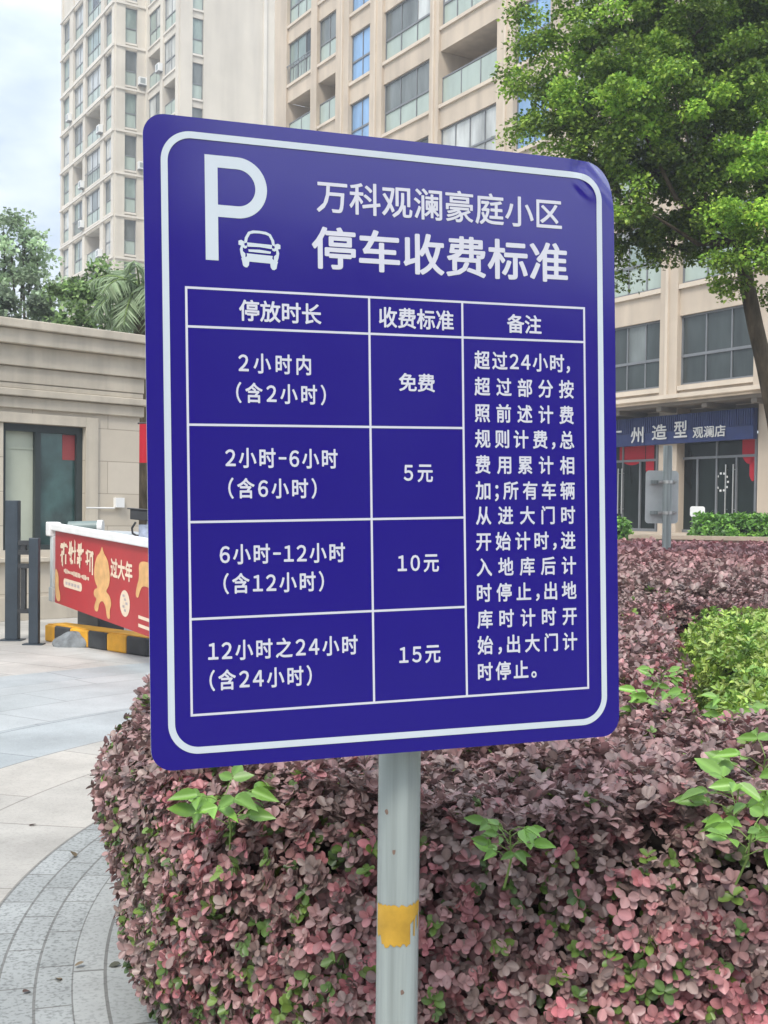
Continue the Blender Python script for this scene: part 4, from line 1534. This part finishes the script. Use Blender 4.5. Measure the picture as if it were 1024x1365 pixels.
bush_tree('tree', 125, 23.0, [(115, 375, 0, 0.40, 1.0), (95, 395, 0, 0.38, 0.95), (135, 370, .4, 0.30, 1.0), (120, 410, 0, 0.5, 0.85), (100, 430, -.2, 0.45, 0.8), (140, 430, .2, 0.5, 0.75), (160, 400, .5, 0.5, 0.8), (185, 430, .6, 0.5, 0.7), (80, 445, -.2, 0.3, 0.8)],
          'dense mid-green tree directly behind the palm fronds', np.array([[0.19, 0.30, 0.10], [0.24, 0.355, 0.12], [0.15, 0.24, 0.085]]), 2600, 0.095, 0.12)


def palm(px, Z, crowns, label):
    b = at(px, 700, Z)
    root = thing('palm_tree', (b[0], b[1], 0), label, 'palm tree')
    hub = at(px, 385, Z)
    mb = MB()
    mb.tube([(b[0], b[1], 0), (b[0] + 0.05, b[1], hub[2] * 0.5), hub], [0.17, 0.13, 0.11], 12)
    mb.build('trunk', M['bark'], root)
    for i in range(22):
        a = i * 2.4
        el = 1.15 - 1.75 * (i / 21.0)
        ln = 0.95 + 0.28 * rnd.random()
        d = np.array([math.cos(a) * math.cos(el), math.sin(a) * math.cos(el), math.sin(el)])
        pts = []
        n = 14
        p_ = hub.copy()
        v_ = d.copy()
        for k in range(n + 1):
            pts.append(p_.copy())
            v_ = v_ + np.array([0, 0, -0.115])
            v_ /= np.linalg.norm(v_)
            p_ = p_ + v_ * ln / n
        fm = MB()
        fm.tube(pts, [0.022 * (1 - 0.85 * k / n) for k in range(n + 1)], 5)
        P, A, N, L = [], [], [], []
        for k in range(2 * n):
            f = 0.5 + k / 2.0 * (n - 1) / n
            i0 = min(n - 1, int(f))
            q = pts[i0] + (pts[i0 + 1] - pts[i0]) * (f - i0)
            tg = pts[i0 + 1] - pts[i0]
            tg /= np.linalg.norm(tg)
            sd = np.cross(tg, [0, 0, 1])
            sd /= np.linalg.norm(sd) + 1e-9
            for s in (-1, 1):
                P.append(q)
                A.append(sd * s * 0.8 + tg * 0.55 + np.array([0, 0, -0.45 + 0.15 * rnd.random()]))
                N.append(np.cross(tg, sd) * 1.0)
                L.append(0.40 * math.sin(math.pi * (0.12 + 0.8 * k / (2 * n))) ** 0.6)
        C = pick(np.array([[0.29, 0.38, 0.22], [0.34, 0.43, 0.26], [0.23, 0.32, 0.17]]), len(P), 0.12)
        fr_ob = fm.build('frond', M['stem'], root)
        N = np.array(N)
        N[N[:, 2] < 0] *= -1
        leaf_object('leaflets', [leaf_arrays(np.array(P), np.array(A), N, np.array(L), C, [(0, 0), (0.3, 0.05), (1, 0)], 0.2, 0.5, 1.0)], M['leaf2'], fr_ob)


palm(186, 20.5, None, 'pale green palm with drooping fronds beside the left edge of the sign')

# ------------------------------------------------------------------ gate house
BO = np.array([at(190, 690, 17.0)[0], 17.0])
BD = np.array([-0.727, -0.686])
BN = np.array([0.686, -0.727])
bf = Face(BO, BD, BN)
bh = thing('gate_house', (BO[0], BO[1], 0), 'beige stone gate house with stepped cornice bands and a dark-framed window', 'gate house')
wb = MB()
WA0, WA1, WH0, WH1 = 0.94, 2.14, 0.95, 2.66
BL = 5.5
bf.box(wb, 0.06, WA0, 0, 2.86, -0.25, 0.0)
bf.box(wb, WA1, BL, 0, 2.86, -0.25, 0.0)
bf.box(wb, WA0, WA1, 0, WH0, -0.25, 0.0)
bf.box(wb, WA0, WA1, WH1, 2.86, -0.25, 0.0)
bf.box(wb, 0.06, 0.31, 0, 2.86, -3.2, -0.25)
bf.box(wb, 0.31, BL, 0, 2.86, -3.2, -2.95)
wbo = wb.build('wall', M['booth'], bh, uv=lambda p: ((np.array(p[:2]) - BO) @ BD + 0.35 * ((np.array(p[:2]) - BO) @ BN), p[2] + 0.1))
cn = MB()
for (h0, h1, o) in ((2.86, 3.02, 0.05), (3.02, 3.12, 0.11), (3.12, 3.20, 0.04), (3.20, 3.42, 0.05), (3.42, 3.70, 0.10), (3.70, 3.90, 0.20), (3.90, 4.02, 0.27)):
    bf.box(cn, 0.06 - o, BL, h0, h1 - 0.004, -3.2 - o, o)
cn.build('cornice', M['boothband'], bh, bevel=0.012)
pl = MB()
bf.box(pl, 0.02, BL, 0, 0.32, 0.001, 0.05)
bf.box(pl, WA0 - 0.2, WA0 - 0.004, WH0 - 0.1, WH1 + 0.14, 0.001, 0.035)
bf.box(pl, WA0 - 0.004, WA1 + 0.2, WH1 + 0.004, WH1 + 0.14, 0.001, 0.035)
bf.box(pl, WA0 - 0.25, WA1 + 0.2, WH0 - 0.16, WH0 - 0.1, 0.001, 0.09)
pl.build('trim', M['boothband'], bh, bevel=0.006)
wf = MB()
o = -0.16
bf.box(wf, WA0, WA0 + 0.09, WH0, WH1, o, o + 0.1)
bf.box(wf, WA1 - 0.06, WA1, WH0, WH1, o, o + 0.1)
bf.box(wf, WA0 + 0.09, WA1 - 0.06, WH1 - 0.10, WH1, o, o + 0.1)
bf.box(wf, WA0 + 0.09, WA1 - 0.06, WH0, WH0 + 0.07, o, o + 0.1)
bf.box(wf, 1.57, 1.65, WH0 + 0.07, WH1 - 0.1, o, o + 0.095)
wfo = wf.build('window', mat('dark_window_frame', (0.035, 0.045, 0.045), 0.4, 0.1, 2), bh)
gm = MB()
bf.quad(gm, WA0 + 0.08, 1.58, WH0 + 0.05, WH1 - 0.08, o + 0.04)
gm.build('pane', glass_mat('booth_pane', (0.04, 0.085, 0.08), 0.04, 0.8, 0.5, 1.5, (1, 1, 1)), wfo)
bl_ = MB()
bf.quad(bl_, 1.65, WA1 - 0.05, WH0 + 0.05, WH1 - 0.08, o + 0.02)
bf.box(bl_, 1.65, WA1 - 0.06, 2.32, 2.345, o + 0.021, o + 0.03)
bl_.build('blind', M['blind'], wfo)
pk_ = MB()  # flat red patch on the pane: a reflection put in as colour
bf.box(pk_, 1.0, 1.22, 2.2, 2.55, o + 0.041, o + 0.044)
pk_.build('red_reflection', mat('painted_red_reflection', (0.30, 0.06, 0.06), 0.6, 0.1, 3), wfo)
bx_ = MB()
hp = 1.5 - (684 - 690) / FPX * 17 - 0.05
bf.box(bx_, 0.34, 0.48, hp + 0.03, hp + 0.17, 0.0, 0.07)
bx_.tube([bf.p(0.48, hp + 0.02, 0.03), bf.p(0.93, hp + 0.02, 0.03)], 0.012, 8)
bx_.build('junction_box', M['white'], bh)

# red hanging banner at the corner of the gate house
rbp = at(199, 700, 14.8)
rbn = thing('banner', (rbp[0], rbp[1], 0), 'red vertical banner hanging at the gate house corner beside the sign edge', 'banner')
q = MB()
b0, b1 = at(186, 565, 14.8), at(207, 617, 14.8)
nb_ = 8
pts = []
for i in range(nb_ + 1):
    x_ = b0[0] + (b1[0] - b0[0]) * i / nb_
    for z_ in (b1[2], b0[2]):
        pts.append((x_, 14.8 + 0.012 * math.sin(i * 1.7), z_))
q.add(pts, [(2 * i, 2 * i + 2, 2 * i + 3, 2 * i + 1) for i in range(nb_)], 0, True)
q.add([(x, y + 0.004, z) for x, y, z in pts], [(2 * i + 1, 2 * i + 3, 2 * i + 2, 2 * i) for i in range(nb_)], 0, True)
q.build('cloth', M['redcloth'], rbn)
q = MB()
q.tube([(rbp[0], 14.86, 0), (rbp[0], 14.86, b0[2] + 0.08)], 0.03, 10)
q.tube([(b0[0] - 0.03, 14.84, b0[2] + 0.01), (rbp[0] + 0.05, 14.84, b0[2] + 0.01)], 0.012, 8)
q.build('post', M['dark'], rbn)

# ------------------------------------------------------------------ barrier
A0 = at(73, 765, 13.2)
A1 = at(200, 794, 10.8)
bd2 = (A1 - A0)[:2] / np.linalg.norm((A1 - A0)[:2])
bn2 = np.array([bd2[1], -bd2[0]])
if bn2 @ np.array([0, -1]) < 0:
    bn2 = -bn2
ba = Face(A0[:2], bd2, bn2)
br = thing('barrier', (A0[0], A0[1], 0), 'white parking barrier arm carrying a long red advertising banner', 'barrier')
SL = (1.19 - 1.30) / 2.87


def bp_(a, h, o=0.0):
    p_ = ba.p(a, h + SL * a, o)
    return p_


am = MB()
am.prism([bp_(-0.12, 1.27, -0.05), bp_(4.1, 1.27, -0.05), bp_(4.1, 1.35, -0.05), bp_(-0.12, 1.35, -0.05)], np.append(bn2 * 0.1, 0))
am.prism([bp_(-0.12, 1.20, -0.07), bp_(0.02, 1.20, -0.07), bp_(0.02, 1.36, -0.07), bp_(-0.12, 1.36, -0.07)], np.append(bn2 * 0.14, 0))
am.build('arm', M['white'], br, bevel=0.012, fixn=True)
po = MB()
po.prism([bp_(-0.05, 0.62, -0.04), bp_(0.05, 0.62, -0.04), bp_(0.05, 1.20, -0.04), bp_(-0.05, 1.20, -0.04)], np.append(bn2 * 0.08, 0))
po.prism([bp_(-0.08, 0.46, -0.045), bp_(0.05, 0.46, -0.045), bp_(0.05, 0.62, -0.045), bp_(-0.08, 0.62, -0.045)], np.append(bn2 * 0.09, 0))
po.build('bracket', mat('pale_grey_enamel', (0.52, 0.56, 0.55), 0.45, 0.1, 3), br, bevel=0.008, fixn=True)
bn_ = MB()
b_l, b_r, b_t, b_b = 0.05, 4.05, 1.268, 0.455
bn_.prism([bp_(b_l, b_b, -0.01), bp_(b_r, b_b - 0.02, -0.01), bp_(b_r, b_t, -0.01), bp_(b_l, b_t, -0.01)], np.append(bn2 * 0.02, 0))
bnr = bn_.build('advertising_banner', M['red'], br, fixn=True)
LEND = 2.95                                                    # metres from the left end to where the sign hides it


def bq(x, y):
    """banner print coordinates: x metres from the left edge, y metres below the top edge"""
    return bp_(b_l + x, b_t - y, 0.0125)


pr = MB()
fnb = lambda u, v, l=0.0: bq(u, v) + np.append(bn2 * l * 4, 0)
text_fit(pr, fnb, '过大年', 1.80, 2.40, 0.265, 0.20, off=0.035)
# worn, illegible heading: ragged strokes
for ci_ in range(4):
    cx, cy = 0.33 + 0.285 * ci_, 0.215 + 0.010 * ci_
    for k in range(9):
        x_, y_ = cx + rnd.uniform(-0.1, 0.1), cy + rnd.uniform(-0.09, 0.09)
        w_, h_ = (rnd.uniform(0.10, 0.22), rnd.uniform(0.022, 0.04)) if k % 2 else (rnd.uniform(0.03, 0.05), rnd.uniform(0.08, 0.18))
        w_ = min(w_, 2 * (0.132 - abs(x_ - cx)))
        a_ = rnd.uniform(-0.015, 0.015)
        l_ = 0.0006 * k
        pts = [bq(x_ - w_ / 2, y_ - h_ / 2 + a_), bq(x_ - w_ / 2, y_ + h_ / 2 + a_), bq(x_ + w_ / 2, y_ + h_ / 2 - a_), bq(x_ + w_ / 2, y_ - h_ / 2 - a_)]
        pr.add([p_ + np.append(bn2 * l_, 0) for p_ in pts], [(0, 1, 2, 3)])
for k in range(18):
    x_ = 0.32 + k * 0.047
    hh = rnd.uniform(0.02, 0.055)
    y_ = 0.425 + 0.001 * k
    pr.add([bq(x_, y_ - hh / 2), bq(x_, y_ + hh / 2), bq(x_ + 0.034, y_ + hh / 2), bq(x_ + 0.034, y_ - hh / 2)], [(0, 1, 2, 3)])


def blob(mb, cx, cy, rx, ry, n=22, lift=0.0, wob=0.0):
    pts = []
    for i in range(n):
        t_ = -2 * math.pi * i / n
        s_ = 1 + wob * math.sin(3 * t_ + cx * 9)
        pts.append(bq(cx + rx * s_ * math.cos(t_), cy + ry * s_ * math.sin(t_)) + np.append(bn2 * lift, 0))
    mb.add(pts, [tuple(range(n))])


def pill(mb, x0, x1, yc, r_, lift=0.0):
    pts = [(x1 - r_ + r_ * math.cos(math.radians(a)), yc - r_ * math.sin(math.radians(a))) for a in range(-90, 91, 15)]
    pts += [(x0 + r_ + r_ * math.cos(math.radians(a)), yc - r_ * math.sin(math.radians(a))) for a in range(90, 271, 15)]
    mb.add([bq(*p_) + np.append(bn2 * lift, 0) for p_ in pts], [tuple(range(len(pts)))])


pill(pr, 0.31, 0.93, 0.555, 0.047)
blob(pr, 2.20, 0.585, 0.135, 0.13, lift=0.0)
for i in range(2):
    y_ = 0.655 + 0.08 * i
    pr.add([bq(2.56, y_), bq(2.56, y_ + 0.032), bq(2.95, y_ + 0.036), bq(2.95, y_ + 0.004)], [(0, 1, 2, 3)])
text_fit(pr, fnb, '年货', 3.1, 3.6, 0.30, 0.25, off=0.03)
pr.build('lettering', M['cream'], bnr)
gd = MB()


def limb_shape(pts, lift):
    """smooth closed print outline through the given points"""
    q_ = smooth_poly(pts, 2)[::-1]
    ar = 0.5 * np.sum(q_[:, 0] * np.roll(q_[:, 1], -1) - np.roll(q_[:, 0], -1) * q_[:, 1])
    if ar > 0:
        q_ = q_[::-1]
    gd.add([bq(a, b) + np.append(bn2 * lift, 0) for a, b in q_], [tuple(range(len(q_)))])


limb_shape([(1.50, 0.14), (1.55, 0.06), (1.60, 0.14), (1.73, 0.20), (1.79, 0.36), (1.76, 0.46), (1.66, 0.52), (1.78, 0.55), (1.84, 0.63), (1.78, 0.70), (1.80, 0.79), (1.70, 0.79), (1.67, 0.68), (1.58, 0.62),
            (1.47, 0.66), (1.44, 0.76), (1.32, 0.75), (1.34, 0.68), (1.40, 0.62), (1.30, 0.60), (1.32, 0.53), (1.44, 0.51), (1.33, 0.45), (1.31, 0.32), (1.38, 0.19)], 0.001)
limb_shape([(0.0, 0.42), (0.10, 0.44), (0.15, 0.54), (0.13, 0.62), (0.20, 0.70), (0.20, 0.79), (0.02, 0.78)], 0.001)
limb_shape([(2.56, 0.16), (2.70, 0.13), (2.95, 0.15), (3.0, 0.3), (2.9, 0.38), (2.68, 0.36), (2.6, 0.42), (2.56, 0.5), (2.48, 0.48), (2.52, 0.38), (2.58, 0.3)], 0.001)
gd.build('print', M['gold'], bnr)
in_ = MB()
for i in range(5):
    x_ = 0.38 + i * 0.10
    in_.add([bq(x_, 0.54) + np.append(bn2 * 0.001, 0), bq(x_, 0.572) + np.append(bn2 * 0.001, 0), bq(x_ + 0.07, 0.572) + np.append(bn2 * 0.001, 0), bq(x_ + 0.07, 0.54) + np.append(bn2 * 0.001, 0)], [(0, 1, 2, 3)])
for i in range(5):
    x_, y_ = 2.14 + 0.04 * (i % 3), 0.50 + 0.035 * i
    in_.add([bq(x_, y_) + np.append(bn2 * 0.001, 0), bq(x_, y_ + 0.022) + np.append(bn2 * 0.001, 0), bq(x_ + 0.055, y_ + 0.025) + np.append(bn2 * 0.001, 0), bq(x_ + 0.055, y_) + np.append(bn2 * 0.001, 0)], [(0, 1, 2, 3)])
in_.build('small_print', mat('grey_print', (0.42, 0.36, 0.36), 0.5), bnr)
# barrier cabinet behind the arm
cbp = at(118, 700, 13.9)
cab = thing('barrier_cabinet', (cbp[0], cbp[1], 0.0), 'grey barrier machine with sloping lid and round tube top, behind the red banner', 'cabinet')
cf = Face(cbp[:2], bd2, bn2)
cm = MB()
cf.box(cm, -0.34, 0.42, 0.0, 0.98, -0.3, 0.02)
cm.build('housing', M['dark'], cab, bevel=0.02)
cm = MB()
cm.prism([cf.p(-0.1, 0.985, -0.36), cf.p(0.85, 0.985, -0.36), cf.p(0.76, 1.26, -0.36), cf.p(0.0, 1.26, -0.36)], np.append(bn2 * 0.32, 0))
cm.build('lid', mat('pale_cabinet_paint', (0.42, 0.45, 0.46), 0.4, 0.08, 3), cab, bevel=0.03, fixn=True)
cm = MB()
t0, t1 = at(92, 703, 14.3), at(131, 702, 14.3)
cm.tube([t0, t1], 0.075, 18)
cm.box(t0[0] - 0.05, t1[0] - 0.02, 14.24, 14.36, t0[2] - 0.42, t0[2] - 0.02)
cm.build('tube_top', mat('cabinet_green_grey', (0.17, 0.22, 0.21), 0.4, 0.1, 3), cab)
cm = MB()
cm.tube([t1, t1 + np.array([0.06, 0, 0])], 0.083, 18)
cm.build('end_cap', M['white'], cab)
# striped kerb island under it
isl = thing('kerb_island', tuple(at(70, 690, 13.05) * np.array([1, 1, 0])), 'low concrete island with yellow and black painted blocks under the barrier', 'kerb island')
i0, i1 = at(60, 690, 13.25), at(215, 690, 11.75)
di = (i1 - i0)[:2]
li = np.linalg.norm(di)
fi = Face(i0[:2], di / li, np.array([di[1], -di[0]]) / li)
ci_ = 0.0
for k, (ln_, col_) in enumerate(((0.20, 'yellow'), (0.32, 'black'), (0.36, 'yellow'), (0.36, 'black'), (0.36, 'yellow'), (0.36, 'black'))):
    mb = MB()
    fi.box(mb, ci_, ci_ + ln_ - 0.004, 0, 0.19, -0.30, 0.0)
    mb.build('yellow_block' if col_ == 'yellow' else 'black_block', M[col_], isl, bevel=0.02)
    ci_ += ln_
mb = MB()
fi.box(mb, 0.02, ci_ - 0.02, 0.19, 0.20, -0.27, -0.03)
mb.build('top', M['yellow'], isl)
# stone lying against the kerb
rkp = at(98, 862, 12.75)
rkp[2] = 0
rm = MB()
nr, nc = 10, 16
vs, fs = [], []
for i in range(nr + 1):
    th = math.pi / 2 * i / nr
    for k in range(nc):
        ph = 2 * math.pi * k / nc
        s_ = 1 + 0.22 * math.sin(2.3 * ph + 2 * th) + 0.10 * math.sin(5 * ph - 3 * th)
        vs.append((rkp[0] + 0.19 * s_ * math.sin(math.pi / 2 - th + 0.02) * math.cos(ph), rkp[1] + 0.11 * s_ * math.cos(th) * math.sin(ph), 0.155 * math.sin(th) * (1 + 0.12 * math.sin(3 * ph))))
for i in range(nr):
    for k in range(nc):
        fs.append((i * nc + k, i * nc + (k + 1) % nc, (i + 1) * nc + (k + 1) % nc, (i + 1) * nc + k))
rm.add(vs, fs, 0, False)
tag(rm.build('rock', M['rock'], None, tuple(rkp)), 'rough grey stone lying against the yellow and black kerb blocks', 'rock')

# dark gate posts at the left edge
def gate_post(px0, px1, ytop, Y, label, rung):
    a, b = at(px0, 690, Y), at(px1, 690, Y)
    ht = at((px0 + px1) / 2, ytop, Y)[2]
    root = thing('gate_post', (a[0], Y, 0), label, 'gate post', 'slate blue steel gate posts')
    wd = b[0] - a[0]
    mb = MB()
    mb.box(a[0], b[0], Y - wd * 0.4, Y + wd * 0.4, 0.012, ht)
    mb.build('post', M['navypost'], root, bevel=0.008)
    mb = MB()
    mb.box(a[0] - 0.06, b[0] + 0.05, Y - wd * 0.7, Y + wd * 0.7, 0, 0.012)
    mb.build('base_plate', M['navypost'], root)
    if rung:
        mb = MB()
        for z_ in (0.35, 0.85, 1.0, ht - 0.08):
            mb.box(a[0] - 0.12, a[0], Y - 0.04, Y + 0.04, z_, z_ + 0.05)
        mb.box(a[0] - 0.09, a[0] - 0.04, Y - 0.03, Y + 0.03, 0.4, 0.85)
        mb.box(a[0] - 0.09, a[0] - 0.04, Y - 0.03, Y + 0.03, 1.05, ht - 0.08)
        mb.build('bracket', M['dark'], root)


gate_post(9, 26, 667, 13.3, 'taller slate blue steel post, leftmost, in front of the gate house window', False)
gate_post(40, 53, 717, 12.9, 'shorter slate blue steel post with side brackets, next to the barrier end', True)

# plate camera on its stand
kp = at(192, 690, 12.6)
kam = thing('plate_camera', (kp[0] + 0.06, kp[1], 0), 'black number plate camera with a hanging cable above the red banner', 'camera')
mb = MB()
c0 = at(175, 686, 12.6)
mb.prism([c0 + np.array(v_) for v_ in ((0, -0.06, -0.05), (0, 0.06, -0.05), (0, 0.06, 0.06), (0, -0.06, 0.06))], (0.36, 0.05, -0.03))
mb.prism([c0 + np.array(v_) for v_ in ((-0.03, -0.075, 0.06), (-0.03, 0.075, 0.06), (-0.03, 0.075, 0.075), (-0.03, -0.075, 0.075))], (0.42, 0.05, -0.03))
mb.build('body', M['dark'], kam, bevel=0.006, fixn=True)
mb = MB()
mb.tube([(kp[0] + 0.06, kp[1] + 0.02, 0.0), (kp[0] + 0.06, kp[1] + 0.02, c0[2] - 0.05)], 0.035, 12)
mb.build('stand', M['grey'], kam)
mb = MB()
cb_ = at(178, 700, 12.55)
mb.tube([at(181, 696, 12.5), at(176, 704, 12.5), at(177, 711, 12.5), at(182, 714, 12.5), at(190, 714, 12.5)], 0.012, 8)
mb.build('cable', M['dark'], kam)
mb = MB()
d0 = at(186, 722, 12.4)
mb.box(d0[0], d0[0] + 0.14, 12.36, 12.5, d0[2] - 0.08, d0[2] + 0.18)
mb.build('display_box', mat('pale_blue_box', (0.36, 0.42, 0.52), 0.5, 0.3, 14), kam)

# ------------------------------------------------------------------ back of a road sign, notice board
RZ = 19.0
pb = at(889, 720, RZ)
rsg = thing('road_sign', (pb[0], RZ, 0), 'back of a small grey traffic sign clamped to a galvanised post above the far hedge', 'road sign')
zt = at(887, 594, RZ)[2]
mb = MB()
mb.tube([(pb[0], RZ, 0), (pb[0] - 0.01, RZ, zt)], 0.072, 20)
rpole = mb.build('pole', M['galv'], rsg)
mb = MB()
p00, p11 = at(861, 627, RZ + 0.12), at(905, 698, RZ + 0.12)
xa, xb, za_, zb_ = p00[0], p11[0], p11[2], p00[2]
rr = rr_path(0, xb - xa, 0, zb_ - za_, 0.06, 6, 9)
mb.prism([(xa + u, RZ + 0.12 + 0.06 * (u / (xb - xa)), za_ + v) for u, v in rr], (0, 0.004, 0))
rpan = mb.build('sign_back', M['signgrey'], rsg, fixn=True)
mb = MB()
for f_ in (0.2, 0.78):
    z_ = za_ + (zb_ - za_) * f_
    mb.box(xa + 0.08, xb - 0.08, RZ + 0.085, RZ + 0.115, z_ - 0.03, z_ + 0.03)
mb.build('rail', M['galv'], rpan)
for f_ in (0.2, 0.78):
    mb = MB()
    z_ = za_ + (zb_ - za_) * f_
    mb.tube([(pb[0], RZ, z_ - 0.025), (pb[0], RZ, z_ + 0.025)], 0.08, 20)
    for s_ in (-1, 1):
        mb.box(pb[0] + s_ * 0.075, pb[0] + s_ * 0.15, RZ - 0.01, RZ + 0.02, z_ - 0.025, z_ + 0.025)
        mb.tube([(pb[0] + s_ * 0.115, RZ - 0.04, z_), (pb[0] + s_ * 0.115, RZ + 0.09, z_)], 0.014, 8)
    mb.build('clamp', M['steel'], rpole)

nbp = at(930, 682, 28.5)
nbd = thing('notice_board', (nbp[0], nbp[1], TER), 'small white rounded notice board standing behind the green hedge at the shop door', 'notice board')
mb = MB()
rr = rr_path(0, 0.36, 0, 0.26, 0.06, 6, 9)
mb.prism([(nbp[0] - 0.18 + u, 28.5, nbp[2] - 0.13 + v) for u, v in rr], (0, 0.03, 0))
mb.build('board', M['white'], nbd, fixn=True)
mb = MB()
for s_ in (-0.12, 0.12):
    mb.box(nbp[0] + s_ - 0.015, nbp[0] + s_ + 0.015, 28.503, 28.53, TER, nbp[2] - 0.12)
mb.build('leg', M['alu'], nbd)
mb = MB()
for i in range(3):
    mb.box(nbp[0] - 0.12 + 0.07 * i, nbp[0] - 0.07 + 0.07 * i, 28.495, 28.499, nbp[2] - 0.08, nbp[2] - 0.04)
mb.build('print', M['grey'], nbd)

# ------------------------------------------------------------------ unseen block added behind the camera for the glossy sign to mirror
wall_mat = [M['tan']]
ob_ = thing('apartment_building', (30, -34, 0), 'unseen brown apartment block added behind the camera to be mirrored in the blue sign', 'apartment building')
ow, ot = MB(), MB()
fo = Face((2.0, -34.0), np.array([1.0, 0.0]), np.array([0.0, 1.0]))
ocols = [(2.0 + 6.0 * i, 5.6 + 6.0 * i, 3) for i in range(9)]
facade(fo, ob_, ow, ot, 56.0, ocols, range(0, 4), 1.0, 2.95, 1.9, 0, 14.3, frame=M['alu'])
fo.box(ow, 0, 56, 0, 14.3, -9, -1.7)
fo.box(ow, -0.2, 56.2, 14.3, 14.7, -9.2, 0.3)
fo.box(ow, 0, 18.5, 14.7, 19.0, -9, -0.5)
ow.build('wall', mat('added_brown_brick', (0.17, 0.11, 0.085), 0.8, 0.15, 0.6, 0.2), ob_)
ot.build('ledge', M['soffit'], ob_)
rd = MB()  # unseen dark road, added to darken the sign's lower reflection
rd.add([(-120, -31, 0.004), (120, -31, 0.004), (120, -1.2, 0.004), (-120, -1.2, 0.004)], [(0, 1, 2, 3)])
tag(rd.build('added_road', mat('added_asphalt', (0.06, 0.06, 0.062), 0.85, 0.2, 8, 0.3)), None, None, kind='structure')

hb = MB()
hb.box(-90, 90, -48, 130, -1.0, 50.0)
m, t, p = new_mat('haze')
t.nodes.remove(p)
pv = t.nodes.new("ShaderNodeVolumePrincipled")
pv.inputs['Color'].default_value = (0.93, 0.96, 1.0, 1)
pv.inputs['Density'].default_value = 0.0021
pv.inputs['Anisotropy'].default_value = 0.25
t.links.new(pv.outputs[0], t.nodes["Material Output"].inputs['Volume'])
tag(hb.build('haze', m), None, None, kind='stuff')

# a few fallen leaves on the paving beside the hedge
n = 26
ang = np.radians(150 + 60 * rg.random(n))
rr_ = 4.15 + 1.6 * rg.random(n) ** 2
P = np.stack([RC[0] + rr_ * np.cos(ang), RC[1] + rr_ * np.sin(ang), np.full(n, 0.012)], 1)
A = unit_rand(n) * np.array([1, 1, 0.12])
N = np.array([0, 0, 1.0]) + 0.25 * rg.normal(size=(n, 3))
tag(leaf_object('fallen_leaves', [leaf_arrays(P, A, N, 0.026 + 0.022 * rg.random(n), pick(np.array([[0.10, 0.06, 0.05], [0.14, 0.10, 0.05], [0.07, 0.07, 0.04]]), n), OBOVATE)], M['leaf']), None, None, kind='stuff')
